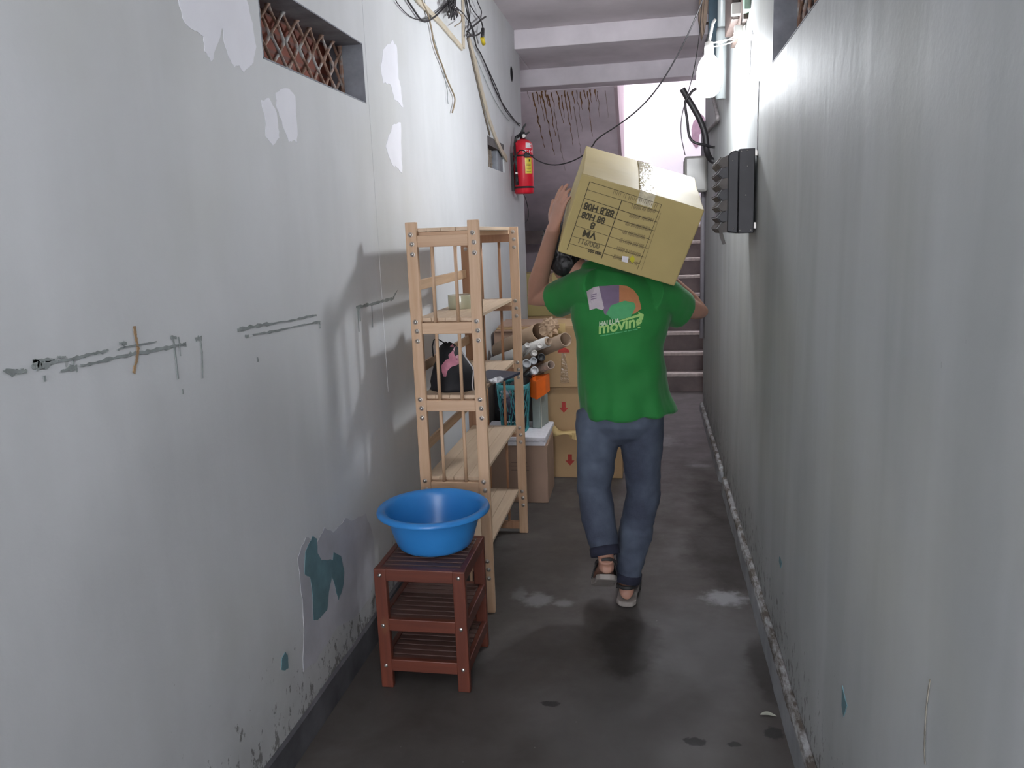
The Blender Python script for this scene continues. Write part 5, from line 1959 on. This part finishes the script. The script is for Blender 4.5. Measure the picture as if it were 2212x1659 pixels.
# t-shirt
sh = MB()
sh.rings([ringxy((-0.095, 3.045, 0.795), 0.185, 0.130, tilt=(0.06, 0)), ringxy((-0.103, 3.045, 0.84), 0.178, 0.128, tilt=(0.04, 0)), ringxy((-0.118, 3.045, 0.95), 0.168, 0.118), ringxy((-0.122, 3.052, 1.06), 0.172, 0.122), ringxy((-0.118, 3.066, 1.16), 0.186, 0.124, tilt=(-0.06, 0)),
          ringxy((-0.115, 3.08, 1.23), 0.190, 0.110, tilt=(-0.09, 0)), ringxy((-0.125, 3.09, 1.295), 0.165, 0.092, tilt=(-0.14, 0)), ringxy((-0.145, 3.10, 1.352), 0.125, 0.078, tilt=(-0.2, 0)), ringxy((-0.18, 3.11, 1.375), 0.07, 0.062, tilt=(-0.2, 0))])
for sh_, el_, rr_ in ((SHL, ELL, 0.080), (SHR, ELR, 0.078)):
    d = el_ - sh_
    sh.tube([sh_ - d * 0.32 + V(0, 0, -0.01), sh_, sh_ + d * 0.28 + V(0, 0, -0.014), sh_ + d * 0.50 + V(0, 0, -0.026)], [0.075, rr_ * 0.95, rr_ * 0.93, rr_ * 0.92], 24)
# collar
sh.tube([V(-0.165, 3.10, 1.32), V(-0.215, 3.135, 1.372)], [0.075, 0.066], 24)


def shirt_fold(p):
    a = math.atan2(p.y - 3.05, p.x + 0.11)
    low = max(0.0, min(1.0, (1.05 - p.z) / 0.25))
    f1 = 0.006 * low * sin(a * 7 + 3.0 * mnoise.noise(V(a, p.z * 2, 0)))
    f2 = 0.0085 * mnoise.noise(V(p.x * 8 + p.z * 5, p.y * 6, p.z * 9 - p.x * 6))
    f3 = 0.003 * mnoise.noise(V(p.x * 22, p.y * 22, p.z * 16))
    f4 = 0.006 * mnoise.noise(V(p.x * 3, 5, p.z * 3)) + 0.004 * sin(26 * (p.z + 0.6 * abs(p.x + 0.12))) * max(0, min(1, (p.z - 0.85) / 0.3)) * 0.5
    return f1 + f2 + f3 + f4


shirt = remeshed(sh, 't_shirt', M_shirt, man, 0.0055, 5, fold=shirt_fold)

# jeans
jn = MB()
jn.rings([ringxy((-0.122, 3.045, 0.68), 0.07, 0.05), ringxy((-0.122, 3.045, 0.715), 0.125, 0.095), ringxy((-0.122, 3.045, 0.76), 0.155, 0.116), ringxy((-0.12, 3.045, 0.82), 0.160, 0.118), ringxy((-0.118, 3.045, 0.90), 0.15, 0.105)])
for hp_, kn_, an_, hem in ((HPL, KNL, ANL, 0.052), (HPR, KNR, ANR, 0.052)):
    e = an_ + (kn_ - an_).normalized() * 0.028
    jn.tube([hp_, hp_.lerp(kn_, 0.28), hp_.lerp(kn_, 0.62), kn_, kn_.lerp(e, 0.4), kn_.lerp(e, 0.8), e], [0.090, 0.088, 0.076, 0.069, 0.067, 0.060, hem], 24)


def jean_fold(p):
    return 0.006 * mnoise.noise(V(p.x * 9, p.y * 9, p.z * 13)) + 0.0035 * mnoise.noise(V(p.x * 25, p.y * 25, p.z * 38)) * (1.6 if p.z < 0.35 else 0.8)


remeshed(jn, 'jeans', M_denim, man, 0.0055, 4, fold=jean_fold)
for kn_, an_ in ((KNL, ANL), (KNR, ANR)):
    g = MB()
    d = (kn_ - an_).normalized()
    g.lathe([(0.052, 0.0), (0.0575, 0.002), (0.0585, 0.02), (0.0575, 0.036), (0.050, 0.038), (0.046, 0.02), (0.052, 0.0)], an_ + d * 0.008, d, 28)
    g.build('cuff', M_cuff, man, label='dark rolled cuff')

# slip-on sandals
M_sole = simple('grey_sandal_sole', (0.28, 0.25, 0.23), 0.7, 0.15, 20)
M_strap = simple('dark_sandal_strap', (0.03, 0.028, 0.028), 0.6, 0.2, 20)
for heel, fw, upv, sd in ((HEL, FUL, UUL, 1), (HER, FUR, UUR, -1)):
    fw, upv = fw.normalized(), upv.normalized()
    s = fw.cross(upv)
    outline = []
    for t_, w in ((-0.018, 0.012), (-0.012, 0.028), (0.01, 0.040), (0.06, 0.040), (0.11, 0.038), (0.16, 0.046), (0.20, 0.049), (0.235, 0.042), (0.255, 0.022)):
        outline.append((t_, w))
    pts = [heel + fw * t_ + s * w for t_, w in outline] + [heel + fw * t_ - s * w for t_, w in outline[::-1]]
    g = MB()
    g.prism([p - upv * 0.001 for p in pts], -upv * 0.022)
    so = g.build('sandal', M_sole, man, bevel=0.005, seg=3)
    g = MB()
    R = []
    for t_ in (0.10, 0.12, 0.15, 0.18):
        hh = 0.072 - 0.24 * (t_ - 0.1)
        R.append([heel + fw * t_ + s * (0.048 * cos(a)) + upv * (hh * sin(a)) for a in [pi * q / 14 for q in range(15)]])
    g.rings(R, False, True, closed=False)
    adopt(g.build('strap', M_strap, solid=0.004), so)
    g = MB()
    arc = [heel + fw * (0.05 - 0.062 * sin(a)) + s * (0.040 * cos(a)) + upv * (0.045 + 0.012 * sin(a)) for a in [pi * q / 14 for q in range(15)]]
    g.tube(arc, 0.005, 8, flat=1.6)
    adopt(g.build('heel_strap', M_strap), so)

# shirt print, laid on the cloth: pale circle and carton shape with the firm's lettering
bv = bvh_of(shirt)
FR = (V(0, 2.6, 0), V(1, 0, 0), V(0, 0, 1), V(0, 1, 0))


def s4(x, y):
    """zoomed crop pixel -> (x, z) on the man's back"""
    q = pY(1240 + x / 9.215, 580 + y / 9.215, 2.955)
    q2 = q - V(0, 2.955, 0) * 0
    return q2.x, q2.z


def back(x, y):
    """as seen by the camera, moved to straight-on coordinates in front of the back"""
    d = ray(1240 + x / 9.215, 580 + y / 9.215)
    h = bv.ray_cast(EYE, d.normalized(), 6)
    return (h[0].x, h[0].z) if h[0] is not None else s4(x, y)


def pdecal(pts, m, off, name='shirt_print', lab=None):
    return project_decal(name, [back(*p) for p in pts], FR, bv, m, man, off, 0.012, lab)


M_pl = simple('lilac_print', (0.17, 0.12, 0.19), 0.7, 0.06, 30)
M_por = simple('orange_print', (0.42, 0.17, 0.07), 0.7, 0.06, 30)
M_pwh = simple('pale_print', (0.46, 0.40, 0.43), 0.7, 0.05, 30)
M_plg = simple('light_green_print', (0.30, 0.52, 0.15), 0.7, 0.08, 30)
M_pmg = simple('mid_green_print', (0.06, 0.32, 0.12), 0.7, 0.08, 30)
M_pgw = simple('pale_green_print', (0.48, 0.58, 0.42), 0.7, 0.06, 30)
cir = [(900 + 425 * cos(a), 700 - 370 * sin(a)) for a in [pi * (-0.05) + pi * 1.1 * i / 30 for i in range(31)]]
left = [p for p in cir if p[0] < 905]
right = [p for p in cir if p[0] > 860]
pdecal([(500, 350), (640, 345), (760, 330), (900, 325), (900, 900), (740, 960), (600, 900)], M_pl, 0.0012, lab='lilac part of the round back print')
pdecal([(900, 325), (1060, 350), (1190, 430), (1280, 550), (1320, 700), (1340, 800), (1200, 900), (900, 940)], M_por, 0.0012, lab='orange part of the round back print')
pdecal([(250, 455), (385, 375), (495, 352), (560, 620), (600, 790), (560, 830), (440, 790), (310, 830), (280, 640)], M_pwh, 0.0016, lab='pale carton shape in the back print')
for i in range(3):
    pdecal([(335, 520 + i * 44), (450, 495 + i * 44), (452, 510 + i * 44), (337, 536 + i * 44)], M_pl, 0.002, 'print_line')
pdecal([(640, 900), (740, 730), (860, 690), (1010, 640), (1200, 680), (1230, 760), (1130, 960), (900, 1020), (760, 1010)], M_pmg, 0.0018, lab='green panel under the back print')


def ptext(txt, x, y, size, m, ang, bold, shear, sx=1.0, off=0.0022):
    me = text_mesh(txt, size, bold, shear)
    cx_, cz_ = back(x, y)
    me.transform(Matrix.Translation(V(cx_, cz_, 0)) @ Matrix.Rotation(radians(ang), 4, 'Z') @ Matrix.Diagonal((sx, 1, 1, 1)))
    project_decal('lettering', me, FR, bv, m, man, off, 0.01)


ptext('HAI LUA', 690, 1080, 0.024, M_pgw, 10, 0.0008, 0.25, 0.85)
ptext('moving', 900, 1130, 0.058, M_plg, 10, 0.0016, 0.2, 0.98)
pdecal([(880, 1040), (1290, 905), (1275, 860), (1390, 915), (1370, 1020), (1335, 985), (1270, 1130), (1240, 1110), (1310, 955), (885, 1065)], M_plg, 0.002, lab='light green arrow')
for a_, b_ in ((520, 620), (630, 800), (820, 970), (985, 1050), (1070, 1150), (1165, 1265)):
    pdecal([(a_, 1330 - (a_ - 520) * 0.18), (b_, 1330 - (b_ - 520) * 0.18), (b_, 1352 - (b_ - 520) * 0.18), (a_, 1352 - (a_ - 520) * 0.18)], M_pmg, 0.002, 'print_line')

# ================================================================== small litter on the floor
g = MB()
lc = V(0.352, 2.315, 0.001)
R = []
for i in range(9):
    u = i / 8
    w = 0.0085 * sin(pi * min(1, u * 0.9 + 0.08)) + 0.0004
    p = lc + V(-0.024 + 0.048 * u, 0.004 * sin(4 * u), 0.001 + 0.003 * sin(pi * u))
    R.append([p + V(0, w, 0.0015), p + V(0, 0, 0), p + V(0, -w, 0.0015)])
vs = [[g.bm.verts.new(p) for p in r] for r in R]
for a, b in zip(vs, vs[1:]):
    g.bm.faces.new((a[0], a[1], b[1], b[0]))
    g.bm.faces.new((a[1], a[2], b[2], b[1]))
tag(g.build('leaf', simple('pale_dry_leaf', (0.42, 0.43, 0.36), 0.6, 0.1, 30), solid=0.0008), 'pale dry leaf on the floor by the right skirting', 'leaf')
